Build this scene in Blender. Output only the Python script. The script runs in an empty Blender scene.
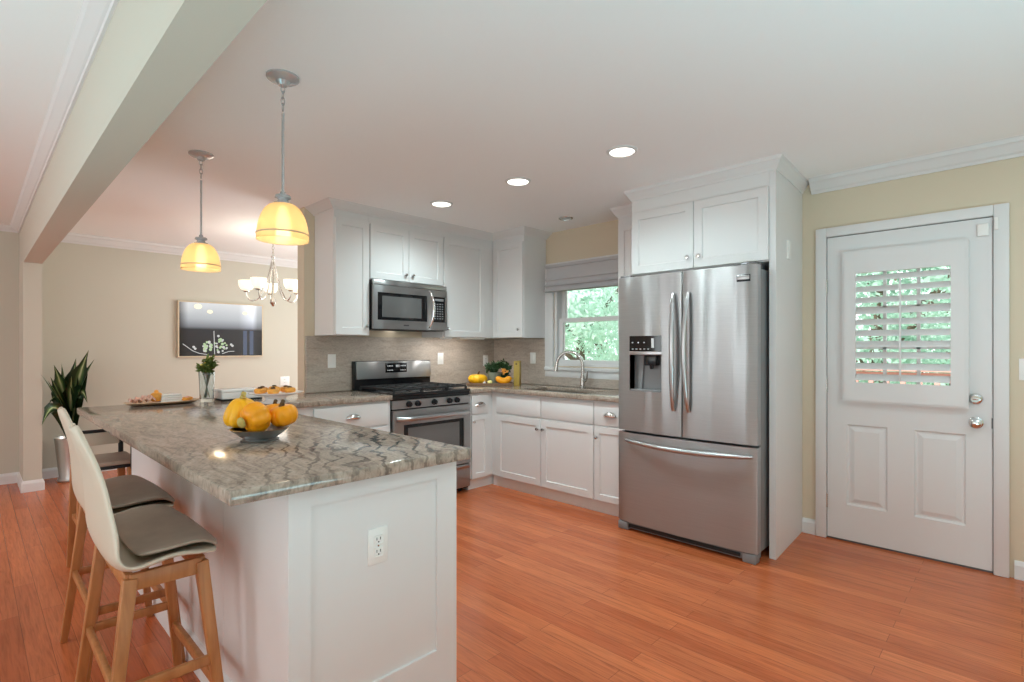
import bpy, bmesh, math, random
from mathutils import Vector, Matrix
random.seed(7)
PI = math.pi
sc = bpy.context.scene
COL = sc.collection

# ------------------------------------------------------------------ camera, world, light, exposure
cam_d = bpy.data.cameras.new('camera'); cam = bpy.data.objects.new('camera', cam_d); COL.objects.link(cam)
cam.location = (0, 0, 1.28); cam.rotation_euler = (PI/2, 0, math.radians(44.119))
cam_d.sensor_width = 36; cam_d.lens = 525.88/1024*36; cam_d.shift_y = 7.66/1024
cam_d.clip_start = 0.05; cam_d.clip_end = 200
sc.camera = cam
sc.view_settings.view_transform = 'Standard'; sc.view_settings.look = 'None'
sc.view_settings.gamma = 1; sc.view_settings.exposure = 0.50; sc.view_settings.use_curve_mapping = False
sc.cycles.use_denoising = True
sc.cycles.max_bounces = 12; sc.cycles.diffuse_bounces = 8; sc.cycles.glossy_bounces = 4
sc.cycles.transmission_bounces = 8; sc.cycles.transparent_max_bounces = 8
sc.cycles.sample_clamp_indirect = 8; sc.cycles.caustics_reflective = False; sc.cycles.caustics_refractive = False
W = bpy.data.worlds.new('world'); sc.world = W; W.use_nodes = True
W.node_tree.nodes['Background'].inputs[0].default_value = (0.93, 0.97, 1.0, 1)
W.node_tree.nodes['Background'].inputs[1].default_value = 2.0


def light(name, kind, loc, energy, size=None, target=None, color=(1, 1, 1), size_y=None, rot=None, spot=None):
    d = bpy.data.lights.new(name, kind); d.energy = energy; d.color = color
    if kind == 'AREA':
        d.size = size
        if size_y: d.shape = 'RECTANGLE'; d.size_y = size_y
    elif kind in ('POINT', 'SPOT') and size: d.shadow_soft_size = size
    elif kind == 'SUN': d.angle = size or 0.01
    if spot: d.spot_size = spot; d.spot_blend = 1.0
    o = bpy.data.objects.new(name, d); COL.objects.link(o); o.location = loc
    if target is not None:
        o.rotation_euler = (Vector(target)-Vector(loc)).to_track_quat('-Z', 'Y').to_euler()
    elif rot: o.rotation_euler = rot
    return o


light('sun_light', 'SUN', (0, 10, 12), 4.5, 0.02, rot=(math.radians(38), 0, math.radians(-20)), color=(1, .97, .92))
light('ceiling_fill_light', 'AREA', (1.25, 0.9, 0.25), 58, 1.6, target=(1.25, 0.9, 2.44), color=(.44, .90, 1))  # added cool fill aimed up to neutralise the kitchen ceiling, no real lamp
light('living_fill_light', 'AREA', (-1.6, -1.7, 0.4), 34, 2.4, target=(-1.6, -1.75, 2.44), color=(.38, .89, 1))  # added upward fill brightening the ceiling on the living side
light('dining_fill_light', 'AREA', (-5.3, 3.9, 1.35), 42, 1.6, target=(-6.2, 1.2, 1.6), size_y=1.4, color=(.85, .96, 1))  # added fill for the dining area; no window stands here
light('rear_fill_light', 'AREA', (0.8, -3.7, 1.5), 14, 2.4, target=(-1.6, 3.2, 1.4), size_y=1.7, color=(.86, .97, 1))  # added frontal fill from behind the camera
light('entry_fill_light', 'AREA', (0.6, 2.6, 2.42), 6.5, .15, target=(0.6, 2.6, 0), color=(.93, .98, 1))  # added overhead fill for the door and its floor, without a fixture
light('aisle_fill_light', 'AREA', (-0.5, 1.2, 2.42), 3, .15, target=(-0.5, 1.2, 0), color=(.93, .98, 1))  # added overhead fill for the aisle, likewise without a fixture
light('streak_fill_light_a', 'AREA', (-5.3, -3.7, 1.4), 14, .55, target=(-3.0, 3.0, 1.2), size_y=1.9, color=(.88, .97, 1))  # added unseen narrow light, shaped to streak the refrigerator steel
light('streak_fill_light_b', 'AREA', (-2.9, -3.7, 1.4), 12, .5, target=(-2.4, 3.0, 1.2), size_y=1.9, color=(.88, .97, 1))  # second added narrow light for the streaks on the refrigerator

# ------------------------------------------------------------------ materials


def new_mat(name):
    m = bpy.data.materials.new(name); m.use_nodes = True
    nt = m.node_tree; b = nt.nodes['Principled BSDF']
    return m, nt, b


def mat(name, col, rough=0.5, metal=0.0, spec=0.5, trans=0.0, emit=None, estr=0.0, var=0.0, vscale=8, bump=0.0, bscale=60, coat=0.0, ior=1.45, sss=0.0, alpha=1.0):
    m, nt, b = new_mat(name)
    b.inputs['Base Color'].default_value = (*col, 1)
    b.inputs['Roughness'].default_value = rough; b.inputs['Metallic'].default_value = metal
    b.inputs['Specular IOR Level'].default_value = spec; b.inputs['Transmission Weight'].default_value = trans
    b.inputs['Coat Weight'].default_value = coat; b.inputs['IOR'].default_value = ior
    b.inputs['Alpha'].default_value = alpha
    if sss: b.inputs['Subsurface Weight'].default_value = sss; b.inputs['Subsurface Radius'].default_value = (.02, .012, .006)
    if emit: b.inputs['Emission Color'].default_value = (*emit, 1); b.inputs['Emission Strength'].default_value = estr
    if var or bump:
        g = nt.nodes.new('ShaderNodeTexCoord')
    if var:
        n = nt.nodes.new('ShaderNodeTexNoise'); n.inputs['Scale'].default_value = vscale; n.inputs['Detail'].default_value = 4
        r = nt.nodes.new('ShaderNodeValToRGB')
        r.color_ramp.elements[0].position = .3; r.color_ramp.elements[1].position = .7
        r.color_ramp.elements[0].color = (*[c*(1-var) for c in col], 1); r.color_ramp.elements[1].color = (*[min(1, c*(1+var)) for c in col], 1)
        nt.links.new(g.outputs['Object'], n.inputs['Vector']); nt.links.new(n.outputs[0], r.inputs[0]); nt.links.new(r.outputs[0], b.inputs['Base Color'])
    if bump:
        n2 = nt.nodes.new('ShaderNodeTexNoise'); n2.inputs['Scale'].default_value = bscale; n2.inputs['Detail'].default_value = 3
        bp = nt.nodes.new('ShaderNodeBump'); bp.inputs['Strength'].default_value = bump; bp.inputs['Distance'].default_value = .01
        nt.links.new(g.outputs['Object'], n2.inputs['Vector']); nt.links.new(n2.outputs[0], bp.inputs['Height']); nt.links.new(bp.outputs[0], b.inputs['Normal'])
    return m


def ramp(nt, stops):
    r = nt.nodes.new('ShaderNodeValToRGB'); e = r.color_ramp.elements
    e[0].position, e[0].color = stops[0][0], (*stops[0][1], 1)
    e[1].position, e[1].color = stops[-1][0], (*stops[-1][1], 1)
    for p, c in stops[1:-1]:
        x = e.new(p); x.color = (*c, 1)
    return r


def mapped(nt, scale=(1, 1, 1), rot=(0, 0, 0)):
    g = nt.nodes.new('ShaderNodeNewGeometry'); mp = nt.nodes.new('ShaderNodeMapping')
    mp.inputs['Scale'].default_value = scale; mp.inputs['Rotation'].default_value = rot
    nt.links.new(g.outputs['Position'], mp.inputs['Vector'])
    return mp.outputs[0]


def mix(nt, fac, a, b, mode='MIX'):
    n = nt.nodes.new('ShaderNodeMix'); n.data_type = 'RGBA'; n.blend_type = mode
    for k, v in ((0, fac), (6, a), (7, b)):
        if hasattr(v, 'links') or isinstance(v, bpy.types.NodeSocket): nt.links.new(v, n.inputs[k])
        else: n.inputs[k].default_value = v if k == 0 else (*v, 1)
    return n.outputs[2]


def noise(nt, vec, scale, detail=4, dist=0.0, rough=.5):
    n = nt.nodes.new('ShaderNodeTexNoise'); n.inputs['Scale'].default_value = scale; n.inputs['Detail'].default_value = detail
    n.inputs['Distortion'].default_value = dist; n.inputs['Roughness'].default_value = rough
    nt.links.new(vec, n.inputs['Vector']); return n.outputs[0]


def granite_mat():
    m, nt, b = new_mat('veined_granite')
    v = mapped(nt, (3.2, 11, 11), (0, 0, math.radians(24)))
    n1 = noise(nt, v, 1.5, 7, 1.6, .62)
    base = ramp(nt, [(.28, (.20, .150, .120)), (.42, (.33, .262, .213)), (.58, (.43, .35, .285)), (.75, (.51, .425, .355))])
    nt.links.new(n1, base.inputs[0])
    # dark swirling veins, gathered in one patch of the slab and only faint elsewhere
    v2 = mapped(nt, (1, 1, 1), (0, 0, math.radians(30)))
    w2 = nt.nodes.new('ShaderNodeTexWave'); w2.bands_direction = 'Y'; w2.wave_profile = 'SIN'
    w2.inputs['Scale'].default_value = 5.0; w2.inputs['Distortion'].default_value = 16; w2.inputs['Detail'].default_value = 5
    w2.inputs['Detail Scale'].default_value = .8; w2.inputs['Detail Roughness'].default_value = .55
    nt.links.new(v2, w2.inputs['Vector'])
    dk = ramp(nt, [(0, (1, 1, 1)), (.07, (.95, .95, .95)), (.17, (0, 0, 0)), (1, (0, 0, 0))]); nt.links.new(w2.outputs[0], dk.inputs[0])
    g = nt.nodes.new('ShaderNodeNewGeometry'); ds = nt.nodes.new('ShaderNodeVectorMath'); ds.operation = 'DISTANCE'
    ds.inputs[1].default_value = (-1.85, 1.10, .9); nt.links.new(g.outputs['Position'], ds.inputs[0])
    near = ramp(nt, [(.15, (1, 1, 1)), (.75, (.16, .16, .16))]); nt.links.new(ds.outputs['Value'], near.inputs[0])
    patch = ramp(nt, [(.40, (.15, .15, .15)), (.58, (1, 1, 1))]); nt.links.new(noise(nt, v2, 3.0, 3), patch.inputs[0])
    a1 = nt.nodes.new('ShaderNodeMath'); a1.operation = 'MULTIPLY'; nt.links.new(dk.outputs[0], a1.inputs[0]); nt.links.new(near.outputs[0], a1.inputs[1])
    a2 = nt.nodes.new('ShaderNodeMath'); a2.operation = 'MULTIPLY'; nt.links.new(a1.outputs[0], a2.inputs[0]); nt.links.new(patch.outputs[0], a2.inputs[1])
    c = mix(nt, a2.outputs[0], base.outputs[0], (.05, .04, .036))
    sp = ramp(nt, [(.36, (.35, .33, .32)), (.52, (1, 1, 1))]); nt.links.new(noise(nt, mapped(nt, (1, 1, .45)), 95, 3), sp.inputs[0])
    c = mix(nt, .42, c, sp.outputs[0], 'MULTIPLY')
    nt.links.new(c, b.inputs['Base Color'])
    b.inputs['Roughness'].default_value = .12; b.inputs['Specular IOR Level'].default_value = .4
    return m


def backsplash_mat():
    m, nt, b = new_mat('stone_backsplash')
    v = mapped(nt, (1.0, 1.0, 4.2))
    n1 = noise(nt, v, 5.5, 6, 1.0, .62)
    r = ramp(nt, [(.3, (.40, .335, .28)), (.5, (.50, .43, .37)), (.7, (.57, .50, .43))]); nt.links.new(n1, r.inputs[0])
    sp = ramp(nt, [(.35, (.6, .6, .6)), (.6, (1, 1, 1))]); nt.links.new(noise(nt, mapped(nt, (1, 1, 2.5)), 45, 4), sp.inputs[0])
    nt.links.new(mix(nt, .4, r.outputs[0], sp.outputs[0], 'MULTIPLY'), b.inputs['Base Color'])
    b.inputs['Roughness'].default_value = .5
    return m


def floor_mat():
    m, nt, b = new_mat('red_oak_planks')
    v = mapped(nt)
    br = nt.nodes.new('ShaderNodeTexBrick'); br.offset = .37; br.squash = 1
    br.inputs['Scale'].default_value = 1; br.inputs['Brick Width'].default_value = 1.15; br.inputs['Row Height'].default_value = .082
    br.inputs['Mortar Size'].default_value = .0012; br.inputs['Mortar Smooth'].default_value = .3; br.inputs['Bias'].default_value = 0
    br.inputs['Color1'].default_value = (.60, .168, .062, 1); br.inputs['Color2'].default_value = (.47, .112, .038, 1); br.inputs['Mortar'].default_value = (.24, .07, .026, 1)
    nt.links.new(v, br.inputs['Vector'])
    g = ramp(nt, [(.3, (.52, .45, .4)), (.5, (.95, .95, .95)), (.72, (1.25, 1.25, 1.2))]); nt.links.new(noise(nt, mapped(nt, (1.3, 22, 1)), 3.0, 6, 1.2, .6), g.inputs[0])
    c = mix(nt, .6, br.outputs[0], g.outputs[0], 'MULTIPLY')
    big = ramp(nt, [(.35, (.85, .85, .85)), (.65, (1.1, 1.1, 1.1))]); nt.links.new(noise(nt, mapped(nt, (.5, 5, 1)), 1.4, 2), big.inputs[0])
    c = mix(nt, .5, c, big.outputs[0], 'MULTIPLY')
    nt.links.new(c, b.inputs['Base Color'])
    b.inputs['Roughness'].default_value = .24; b.inputs['Specular IOR Level'].default_value = .35
    bp = nt.nodes.new('ShaderNodeBump'); bp.inputs['Strength'].default_value = .12; bp.inputs['Distance'].default_value = .004
    nt.links.new(br.outputs['Fac'], bp.inputs['Height']); bp.invert = True; nt.links.new(bp.outputs[0], b.inputs['Normal'])
    return m


def wood_mat(name, c1, c2, scale=(3, 30, 30), rough=.4):
    m, nt, b = new_mat(name)
    g = nt.nodes.new('ShaderNodeTexCoord'); mp = nt.nodes.new('ShaderNodeMapping'); mp.inputs['Scale'].default_value = scale
    nt.links.new(g.outputs['Object'], mp.inputs['Vector'])
    r = ramp(nt, [(.3, c1), (.7, c2)]); nt.links.new(noise(nt, mp.outputs[0], 1.5, 5, .8), r.inputs[0])
    nt.links.new(r.outputs[0], b.inputs['Base Color']); b.inputs['Roughness'].default_value = rough
    return m


def steel_mat(name='brushed_steel', col=(.41, .415, .42), rough=.34, aniso=.85, wav=.32):
    m, nt, b = new_mat(name)
    b.inputs['Metallic'].default_value = .9; b.inputs['Roughness'].default_value = rough
    b.inputs['Anisotropic'].default_value = aniso; b.inputs['Anisotropic Rotation'].default_value = .25
    t = nt.nodes.new('ShaderNodeTangent'); t.direction_type = 'RADIAL'; t.axis = 'Z'; nt.links.new(t.outputs[0], b.inputs['Tangent'])
    v = mapped(nt, (2, 2, 260))
    r = ramp(nt, [(.35, tuple(c*.95 for c in col)), (.65, tuple(min(1, c*1.04) for c in col))]); nt.links.new(noise(nt, v, 3, 2), r.inputs[0])
    nt.links.new(r.outputs[0], b.inputs['Base Color'])
    if wav:
        bp = nt.nodes.new('ShaderNodeBump'); bp.inputs['Strength'].default_value = wav; bp.inputs['Distance'].default_value = .12
        nt.links.new(noise(nt, mapped(nt, (1, 1, .16)), 3.4, 1.5), bp.inputs['Height']); nt.links.new(bp.outputs[0], b.inputs['Normal'])
    return m


def leaf_mat(name, c1, c2, transl=.3):
    m, nt, b = new_mat(name)
    oi = nt.nodes.new('ShaderNodeTexCoord')
    r = ramp(nt, [(.3, c1), (.7, c2)]); nt.links.new(noise(nt, oi.outputs['Object'], 2.3, 3), r.inputs[0])
    nt.links.new(r.outputs[0], b.inputs['Base Color']); b.inputs['Roughness'].default_value = .5
    tr = nt.nodes.new('ShaderNodeBsdfTranslucent'); nt.links.new(r.outputs[0], tr.inputs[0])
    mx = nt.nodes.new('ShaderNodeMixShader'); mx.inputs[0].default_value = transl
    nt.links.new(b.outputs[0], mx.inputs[1]); nt.links.new(tr.outputs[0], mx.inputs[2])
    nt.links.new(mx.outputs[0], nt.nodes['Material Output'].inputs[0])
    return m


def attr_mat(name, stops, attr='across', rough=.4):
    m, nt, b = new_mat(name)
    a = nt.nodes.new('ShaderNodeAttribute'); a.attribute_name = attr
    r = ramp(nt, stops); nt.links.new(a.outputs['Fac'], r.inputs[0]); nt.links.new(r.outputs[0], b.inputs['Base Color'])
    b.inputs['Roughness'].default_value = rough
    return m


def thin_glass(name, tint=(1, 1, 1), gloss=.08, alpha_col=None):
    m, nt, b = new_mat(name)
    t = nt.nodes.new('ShaderNodeBsdfTransparent'); t.inputs[0].default_value = (*tint, 1)
    g = nt.nodes.new('ShaderNodeBsdfGlossy'); g.inputs['Roughness'].default_value = .02
    lw = nt.nodes.new('ShaderNodeFresnel'); lw.inputs[0].default_value = 1.45
    mx = nt.nodes.new('ShaderNodeMixShader'); nt.links.new(lw.outputs[0], mx.inputs[0])
    nt.links.new(t.outputs[0], mx.inputs[1]); nt.links.new(g.outputs[0], mx.inputs[2])
    nt.links.new(mx.outputs[0], nt.nodes['Material Output'].inputs[0])
    return m


def amber_mat():
    m, nt, b = new_mat('amber_shade_glass')
    b.inputs['Base Color'].default_value = (.90, .68, .40, 1); b.inputs['Roughness'].default_value = .15
    tr = nt.nodes.new('ShaderNodeBsdfTranslucent'); tr.inputs[0].default_value = (1, .84, .58, 1)
    rf = nt.nodes.new('ShaderNodeBsdfRefraction'); rf.inputs[0].default_value = (1, .86, .62, 1); rf.inputs['Roughness'].default_value = .42; rf.inputs['IOR'].default_value = 1.12
    mx = nt.nodes.new('ShaderNodeMixShader'); mx.inputs[0].default_value = .45
    nt.links.new(tr.outputs[0], mx.inputs[1]); nt.links.new(rf.outputs[0], mx.inputs[2])
    m2 = nt.nodes.new('ShaderNodeMixShader'); m2.inputs[0].default_value = .75
    nt.links.new(b.outputs[0], m2.inputs[1]); nt.links.new(mx.outputs[0], m2.inputs[2]); nt.links.new(m2.outputs[0], nt.nodes['Material Output'].inputs[0])
    return m


M = dict(
    cab=mat('white_cabinet_paint', (.74, .74, .74), .38),
    trim=mat('white_trim_paint', (.72, .72, .72), .4),
    ceil=mat('ceiling_paint', (.91, .91, .91), .9, bump=.05, bscale=90),
    wall=mat('beige_wall_paint', (.66, .575, .44), .8, bump=.03, bscale=150),
    wall_far=mat('greige_wall_paint', (.575, .55, .47), .8, bump=.03, bscale=150),
    floor=floor_mat(), granite=granite_mat(), splash=backsplash_mat(),
    steel=steel_mat(), steel_dark=mat('dark_grey_metal', (.16, .16, .165), .4, 1.0),
    steel_plain=mat('satin_steel', (.50, .50, .51), .3, 1.0),
    chrome=mat('polished_chrome', (.78, .78, .78), .1, 1.0), recess_grey=mat('dispenser_grey', (.20, .205, .21), .4, .4), canopy=mat('grey_lamp_metal', (.55, .55, .56), .25, .45), nickel=mat('brushed_nickel', (.60, .58, .55), .25, 1.0),
    black=mat('black_enamel', (.012, .012, .014), .22), black_matte=mat('black_cast_iron', (.016, .016, .017), .6),
    black_glass=mat('black_glass', (.008, .008, .009), .05), oven_glass=mat('oven_window_glass', (.19, .19, .19), .12, 0.5),
    grey_plastic=mat('grey_plastic', (.22, .22, .225), .45), white_plastic=mat('white_plastic', (.84, .84, .82), .35),
    display=mat('pale_display_marks', (.5, .5, .5), .4, emit=(.8, .85, .9), estr=.10),
    glass=thin_glass('window_glass'), vase_glass=mat('clear_vase_glass', (.9, .97, .97), .03, trans=.92, ior=1.3),
    amber=amber_mat(), frost=mat('frosted_cup_glass', (.95, .92, .82), .4, emit=(1, .92, .72), estr=.55),
    bulb=mat('glowing_bulb', (1, .9, .7), .4, emit=(1, .90, .70), estr=5.0), can=mat('lit_downlight_lens', (1, 1, 1), .4, emit=(1, .96, .86), estr=3.2),
    can_off=mat('unlit_downlight_lens', (.55, .55, .55), .4),
    stool_wood=wood_mat('oak_stool_wood', (.36, .135, .042), (.52, .22, .078), (20, 20, 2.5)),
    shell=mat('cream_moulded_shell', (.62, .53, .425), .42), pad=mat('taupe_seat_pad', (.40, .31, .245), .55, var=.08, vscale=12),
    gold=mat('thin_gilt_frame', (.60, .50, .36), .45), shade=mat('grey_linen_shade', (.50, .50, .51), .85, bump=.1, bscale=220),
    pumpkin=mat('orange_pumpkin_skin', (1.0, .36, .006), .36, var=.12, vscale=9), squash=mat('yellow_orange_squash_skin', (1.0, .48, .008), .36, var=.10, vscale=9),
    stem=mat('pale_green_stem', (.52, .42, .12), .7, var=.2, vscale=30), stem_brown=mat('brown_stem', (.10, .055, .02), .8),
    lemon=mat('pale_yellow_skin', (.86, .78, .30), .45), garlic=mat('white_garlic_skin', (.85, .78, .74), .5),
    pewter=mat('pewter_bowl_metal', (.42, .42, .42), .3, 1.0), porcelain=mat('white_porcelain', (.86, .86, .85), .2),
    pastry=mat('orange_baked_pastry', (.80, .36, .06), .6, var=.25, vscale=30), ham=mat('pink_sliced_meat', (.72, .45, .36), .5, var=.15, vscale=40),
    paper=mat('white_paper', (.85, .85, .85), .7), tray_wood=wood_mat('pale_tray_wood', (.55, .38, .24), (.70, .52, .36), (30, 4, 4)),
    brown_wood=wood_mat('brown_tray_wood', (.20, .115, .065), (.28, .17, .10), (4, 30, 4)), ochre=wood_mat('ochre_board_wood', (.44, .29, .05), (.52, .36, .08), (30, 4, 4)),
    leaf=leaf_mat('bouquet_leaf_green', (.05, .10, .015), (.18, .24, .05)), herb=leaf_mat('herb_leaf_green', (.015, .05, .018), (.06, .13, .04)),
    bloom=mat('yellow_bloom', (.75, .65, .15), .6), sage=mat('grey_green_pot', (.20, .23, .18), .6, var=.15),
    dracaena=attr_mat('striped_leaf', [(0, (.012, .035, .010)), (.25, (.012, .04, .012)), (.40, (.10, .19, .05)), (.5, (.62, .68, .38)), (.60, (.10, .19, .05)), (.75, (.012, .04, .012)), (1, (.012, .035, .010))]),
    silver=mat('silver_planter_metal', (.66, .65, .64), .33, .8), soil=mat('dark_soil', (.03, .02, .012), .9),
    tree1=leaf_mat('pale_tree_leaf', (.46, .66, .57), (.78, .90, .84), .5), tree2=leaf_mat('green_tree_leaf', (.28, .50, .40), (.62, .80, .71), .5),
    bark=mat('tree_bark', (.12, .085, .06), .9), lawn=mat('lawn_green', (.14, .25, .10), .95, var=.3, vscale=2),
    deck=mat('red_brown_deck_stain', (.62, .36, .31), .7),
)

# ------------------------------------------------------------------ mesh helpers
ROOT = {}


class MB:
    def __init__(s): s.bm = bmesh.new(); s.layers = {}

    def box(s, lo, hi, bev=0.0, seg=2):
        lo, hi = [min(a, b) for a, b in zip(lo, hi)], [max(a, b) for a, b in zip(lo, hi)]
        r = bmesh.ops.create_cube(s.bm, size=1.0); vs = r['verts']
        for v in vs:
            v.co = Vector([lo[i]+(v.co[i]+.5)*(hi[i]-lo[i]) for i in range(3)])
        if bev:
            es = list({e for v in vs for e in v.link_edges})
            bmesh.ops.bevel(s.bm, geom=es, offset=bev, segments=seg, profile=.5, affect='EDGES')
        return s

    def face(s, pts):
        return s.bm.faces.new([s.bm.verts.new(p) for p in pts])

    def bar(s, p0, p1, w, d, w1=None, d1=None, up=(0, 0, 1), bev=0.0):
        """tapered rectangular bar from p0 to p1"""
        p0, p1 = Vector(p0), Vector(p1); t = (p1-p0).normalized(); u = Vector(up)
        if abs(t.dot(u)) > .95: u = Vector((0, 1, 0))
        a = t.cross(u).normalized(); b = a.cross(t).normalized()
        w1 = w if w1 is None else w1; d1 = d if d1 is None else d1
        q = []
        for p, ww, dd in ((p0, w, d), (p1, w1, d1)):
            q.append([s.bm.verts.new(p+a*(sx*ww/2)+b*(sy*dd/2)) for sx, sy in ((-1, -1), (1, -1), (1, 1), (-1, 1))])
        fs = [s.bm.faces.new(q[0][::-1]), s.bm.faces.new(q[1])]
        for i in range(4):
            fs.append(s.bm.faces.new((q[0][i], q[0][(i+1) % 4], q[1][(i+1) % 4], q[1][i])))
        if bev:
            es = list({e for f in fs for e in f.edges})
            bmesh.ops.bevel(s.bm, geom=es, offset=bev, segments=2, profile=.5, affect='EDGES')
        return s

    def rings(s, rings, cap0=True, cap1=True, closed=False):
        R = [[s.bm.verts.new(p) for p in r] for r in rings]; n = len(R[0])
        m = len(R) if closed else len(R)-1
        for i in range(m):
            A, B = R[i], R[(i+1) % len(R)]
            for j in range(n):
                s.bm.faces.new((A[j], A[(j+1) % n], B[(j+1) % n], B[j]))
        if not closed:
            if cap0: s.bm.faces.new(R[0][::-1])
            if cap1: s.bm.faces.new(R[-1])
        return s

    def cyl(s, p0, p1, r0, r1=None, n=24):
        p0, p1 = Vector(p0), Vector(p1); t = (p1-p0).normalized()
        u = Vector((0, 0, 1)) if abs(t.z) < .9 else Vector((1, 0, 0)); a = t.cross(u).normalized(); b = t.cross(a)
        r1 = r0 if r1 is None else r1
        return s.rings([[p+a*(r*math.cos(2*PI*k/n))+b*(r*math.sin(2*PI*k/n)) for k in range(n)] for p, r in ((p0, r0), (p1, r1))])

    def lathe(s, prof, c=(0, 0, 0), n=32, rot=None, closed=False):
        """prof: (r, z); closed = profile loops back on itself"""
        c = Vector(c); R = []
        for r, z in prof:
            ring = []
            for k in range(n):
                a = 2*PI*k/n; p = Vector((max(r, 1e-4)*math.cos(a), max(r, 1e-4)*math.sin(a), z))
                if rot is not None: p = rot @ p
                ring.append(p+c)
            R.append(ring)
        return s.rings(R, closed=closed)

    def tube(s, path, r, n=10, flat=None, closed=False, ref=(0, 0, 1)):
        P = [Vector(p) for p in path]; m = len(P); R = []; ref = Vector(ref)
        for i, p in enumerate(P):
            if closed: t = P[(i+1) % m]-P[i-1]
            else: t = P[min(i+1, m-1)]-P[max(i-1, 0)]
            t.normalize()
            if i == 0:
                u = ref if abs(t.dot(ref)) < .95 else Vector((1, 0, 0)) if abs(t.x) < .9 else Vector((0, 1, 0))
                a = t.cross(u).normalized()
            else:
                a = (a - t*a.dot(t)).normalized()
            b = t.cross(a)
            rr = r[i] if isinstance(r, (list, tuple)) else r
            fa, fb = flat or (1, 1)
            R.append([p+a*(rr*fa*math.cos(2*PI*k/n))+b*(rr*fb*math.sin(2*PI*k/n)) for k in range(n)])
        return s.rings(R, closed=closed)

    def prism(s, poly, z0, z1, bev=0.0):
        a = [s.bm.verts.new((x, y, z0)) for x, y in poly]; b = [s.bm.verts.new((x, y, z1)) for x, y in poly]; n = len(poly)
        fs = [s.bm.faces.new(a[::-1]), s.bm.faces.new(b)]
        for i in range(n): fs.append(s.bm.faces.new((a[i], a[(i+1) % n], b[(i+1) % n], b[i])))
        bmesh.ops.recalc_face_normals(s.bm, faces=fs)
        if bev:
            bmesh.ops.bevel(s.bm, geom=list({e for f in fs[:2] for e in f.edges}), offset=bev, segments=2, profile=.5, affect='EDGES')
        return s

    def cells(s, us, vs, filled, w0, w1, axes='xyz', bev=0.0):
        """solid from grid cells us x vs, extruded w0..w1; axes says which world axis each of u, v, w is"""
        idx = ['xyz'.index(c) for c in axes]; cache = {}

        def V(i, j, k):
            if (i, j, k) not in cache:
                p = [0, 0, 0]; p[idx[0]] = us[i]; p[idx[1]] = vs[j]; p[idx[2]] = (w0, w1)[k]; cache[(i, j, k)] = s.bm.verts.new(p)
            return cache[(i, j, k)]
        nu, nv = len(us)-1, len(vs)-1; F = lambda i, j: 0 <= i < nu and 0 <= j < nv and filled(i, j)
        fs = []
        for i in range(nu):
            for j in range(nv):
                if not F(i, j): continue
                for k in (0, 1): fs.append(s.bm.faces.new((V(i, j, k), V(i+1, j, k), V(i+1, j+1, k), V(i, j+1, k))))
                for di, dj, a, b in ((-1, 0, (i, j), (i, j+1)), (1, 0, (i+1, j), (i+1, j+1)), (0, -1, (i, j), (i+1, j)), (0, 1, (i, j+1), (i+1, j+1))):
                    if not F(i+di, j+dj): fs.append(s.bm.faces.new((V(*a, 0), V(*b, 0), V(*b, 1), V(*a, 1))))
        bmesh.ops.recalc_face_normals(s.bm, faces=fs)
        if bev:
            es = [e for e in {e for f in fs for e in f.edges} if len(e.link_faces) == 2 and e.calc_face_angle() > .5]
            bmesh.ops.bevel(s.bm, geom=es, offset=bev, segments=2, profile=.5, affect='EDGES')
        return s

    def wall_hole(s, u0, u1, v0, v1, holes, w0, w1, axes):
        us = sorted({u0, u1, *[h[0] for h in holes], *[h[1] for h in holes]}); vs = sorted({v0, v1, *[h[2] for h in holes], *[h[3] for h in holes]})

        def fill(i, j):
            cu, cv = (us[i]+us[i+1])/2, (vs[j]+vs[j+1])/2
            return not any(h[0] < cu < h[1] and h[2] < cv < h[3] for h in holes)
        return s.cells(us, vs, fill, w0, w1, axes)

    def sweep(s, path, prof, side=1, closed=False):
        """prof: list of (out, z) closed outline; path: XY polyline, mitred; out = side * left normal"""
        P = [Vector((p[0], p[1], 0)) for p in path]; R = []
        for i, p in enumerate(P):
            def nrm(a, b):
                d = (b-a).normalized(); return Vector((-d.y, d.x, 0))*side
            if 0 < i < len(P)-1:
                n0, n1 = nrm(P[i-1], p), nrm(p, P[i+1]); mn = (n0+n1).normalized(); mn = mn/max(.3, mn.dot(n0))
            else: mn = nrm(P[0], P[1]) if i == 0 else nrm(P[-2], P[-1])
            R.append([p+mn*o+Vector((0, 0, z)) for o, z in prof])
        return s.rings(R)

    def shaker(s, O, U, N, w, h, t=.02, rail=.056, dep=.009, bev=.002):
        """recessed-panel door: O lower corner on the mounting plane, U across, N outwards"""
        O, U, N = Vector(O), Vector(U), Vector(N); Z = Vector((0, 0, 1))
        P = lambda u, v, n: s.bm.verts.new(O+U*u+Z*v+N*n)
        rect = lambda i, n: [P(i, i, n), P(w-i, i, n), P(w-i, h-i, n), P(i, h-i, n)]
        L = [rect(0, 0), rect(0, t-bev), rect(bev, t), rect(rail, t), rect(rail+.004, t-dep)]
        fs = [s.bm.faces.new(L[0])]
        for a, b in zip(L, L[1:]):
            for i in range(4): fs.append(s.bm.faces.new((a[i], a[(i+1) % 4], b[(i+1) % 4], b[i])))
        fs.append(s.bm.faces.new(L[-1])); bmesh.ops.recalc_face_normals(s.bm, faces=fs)
        return s

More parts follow.
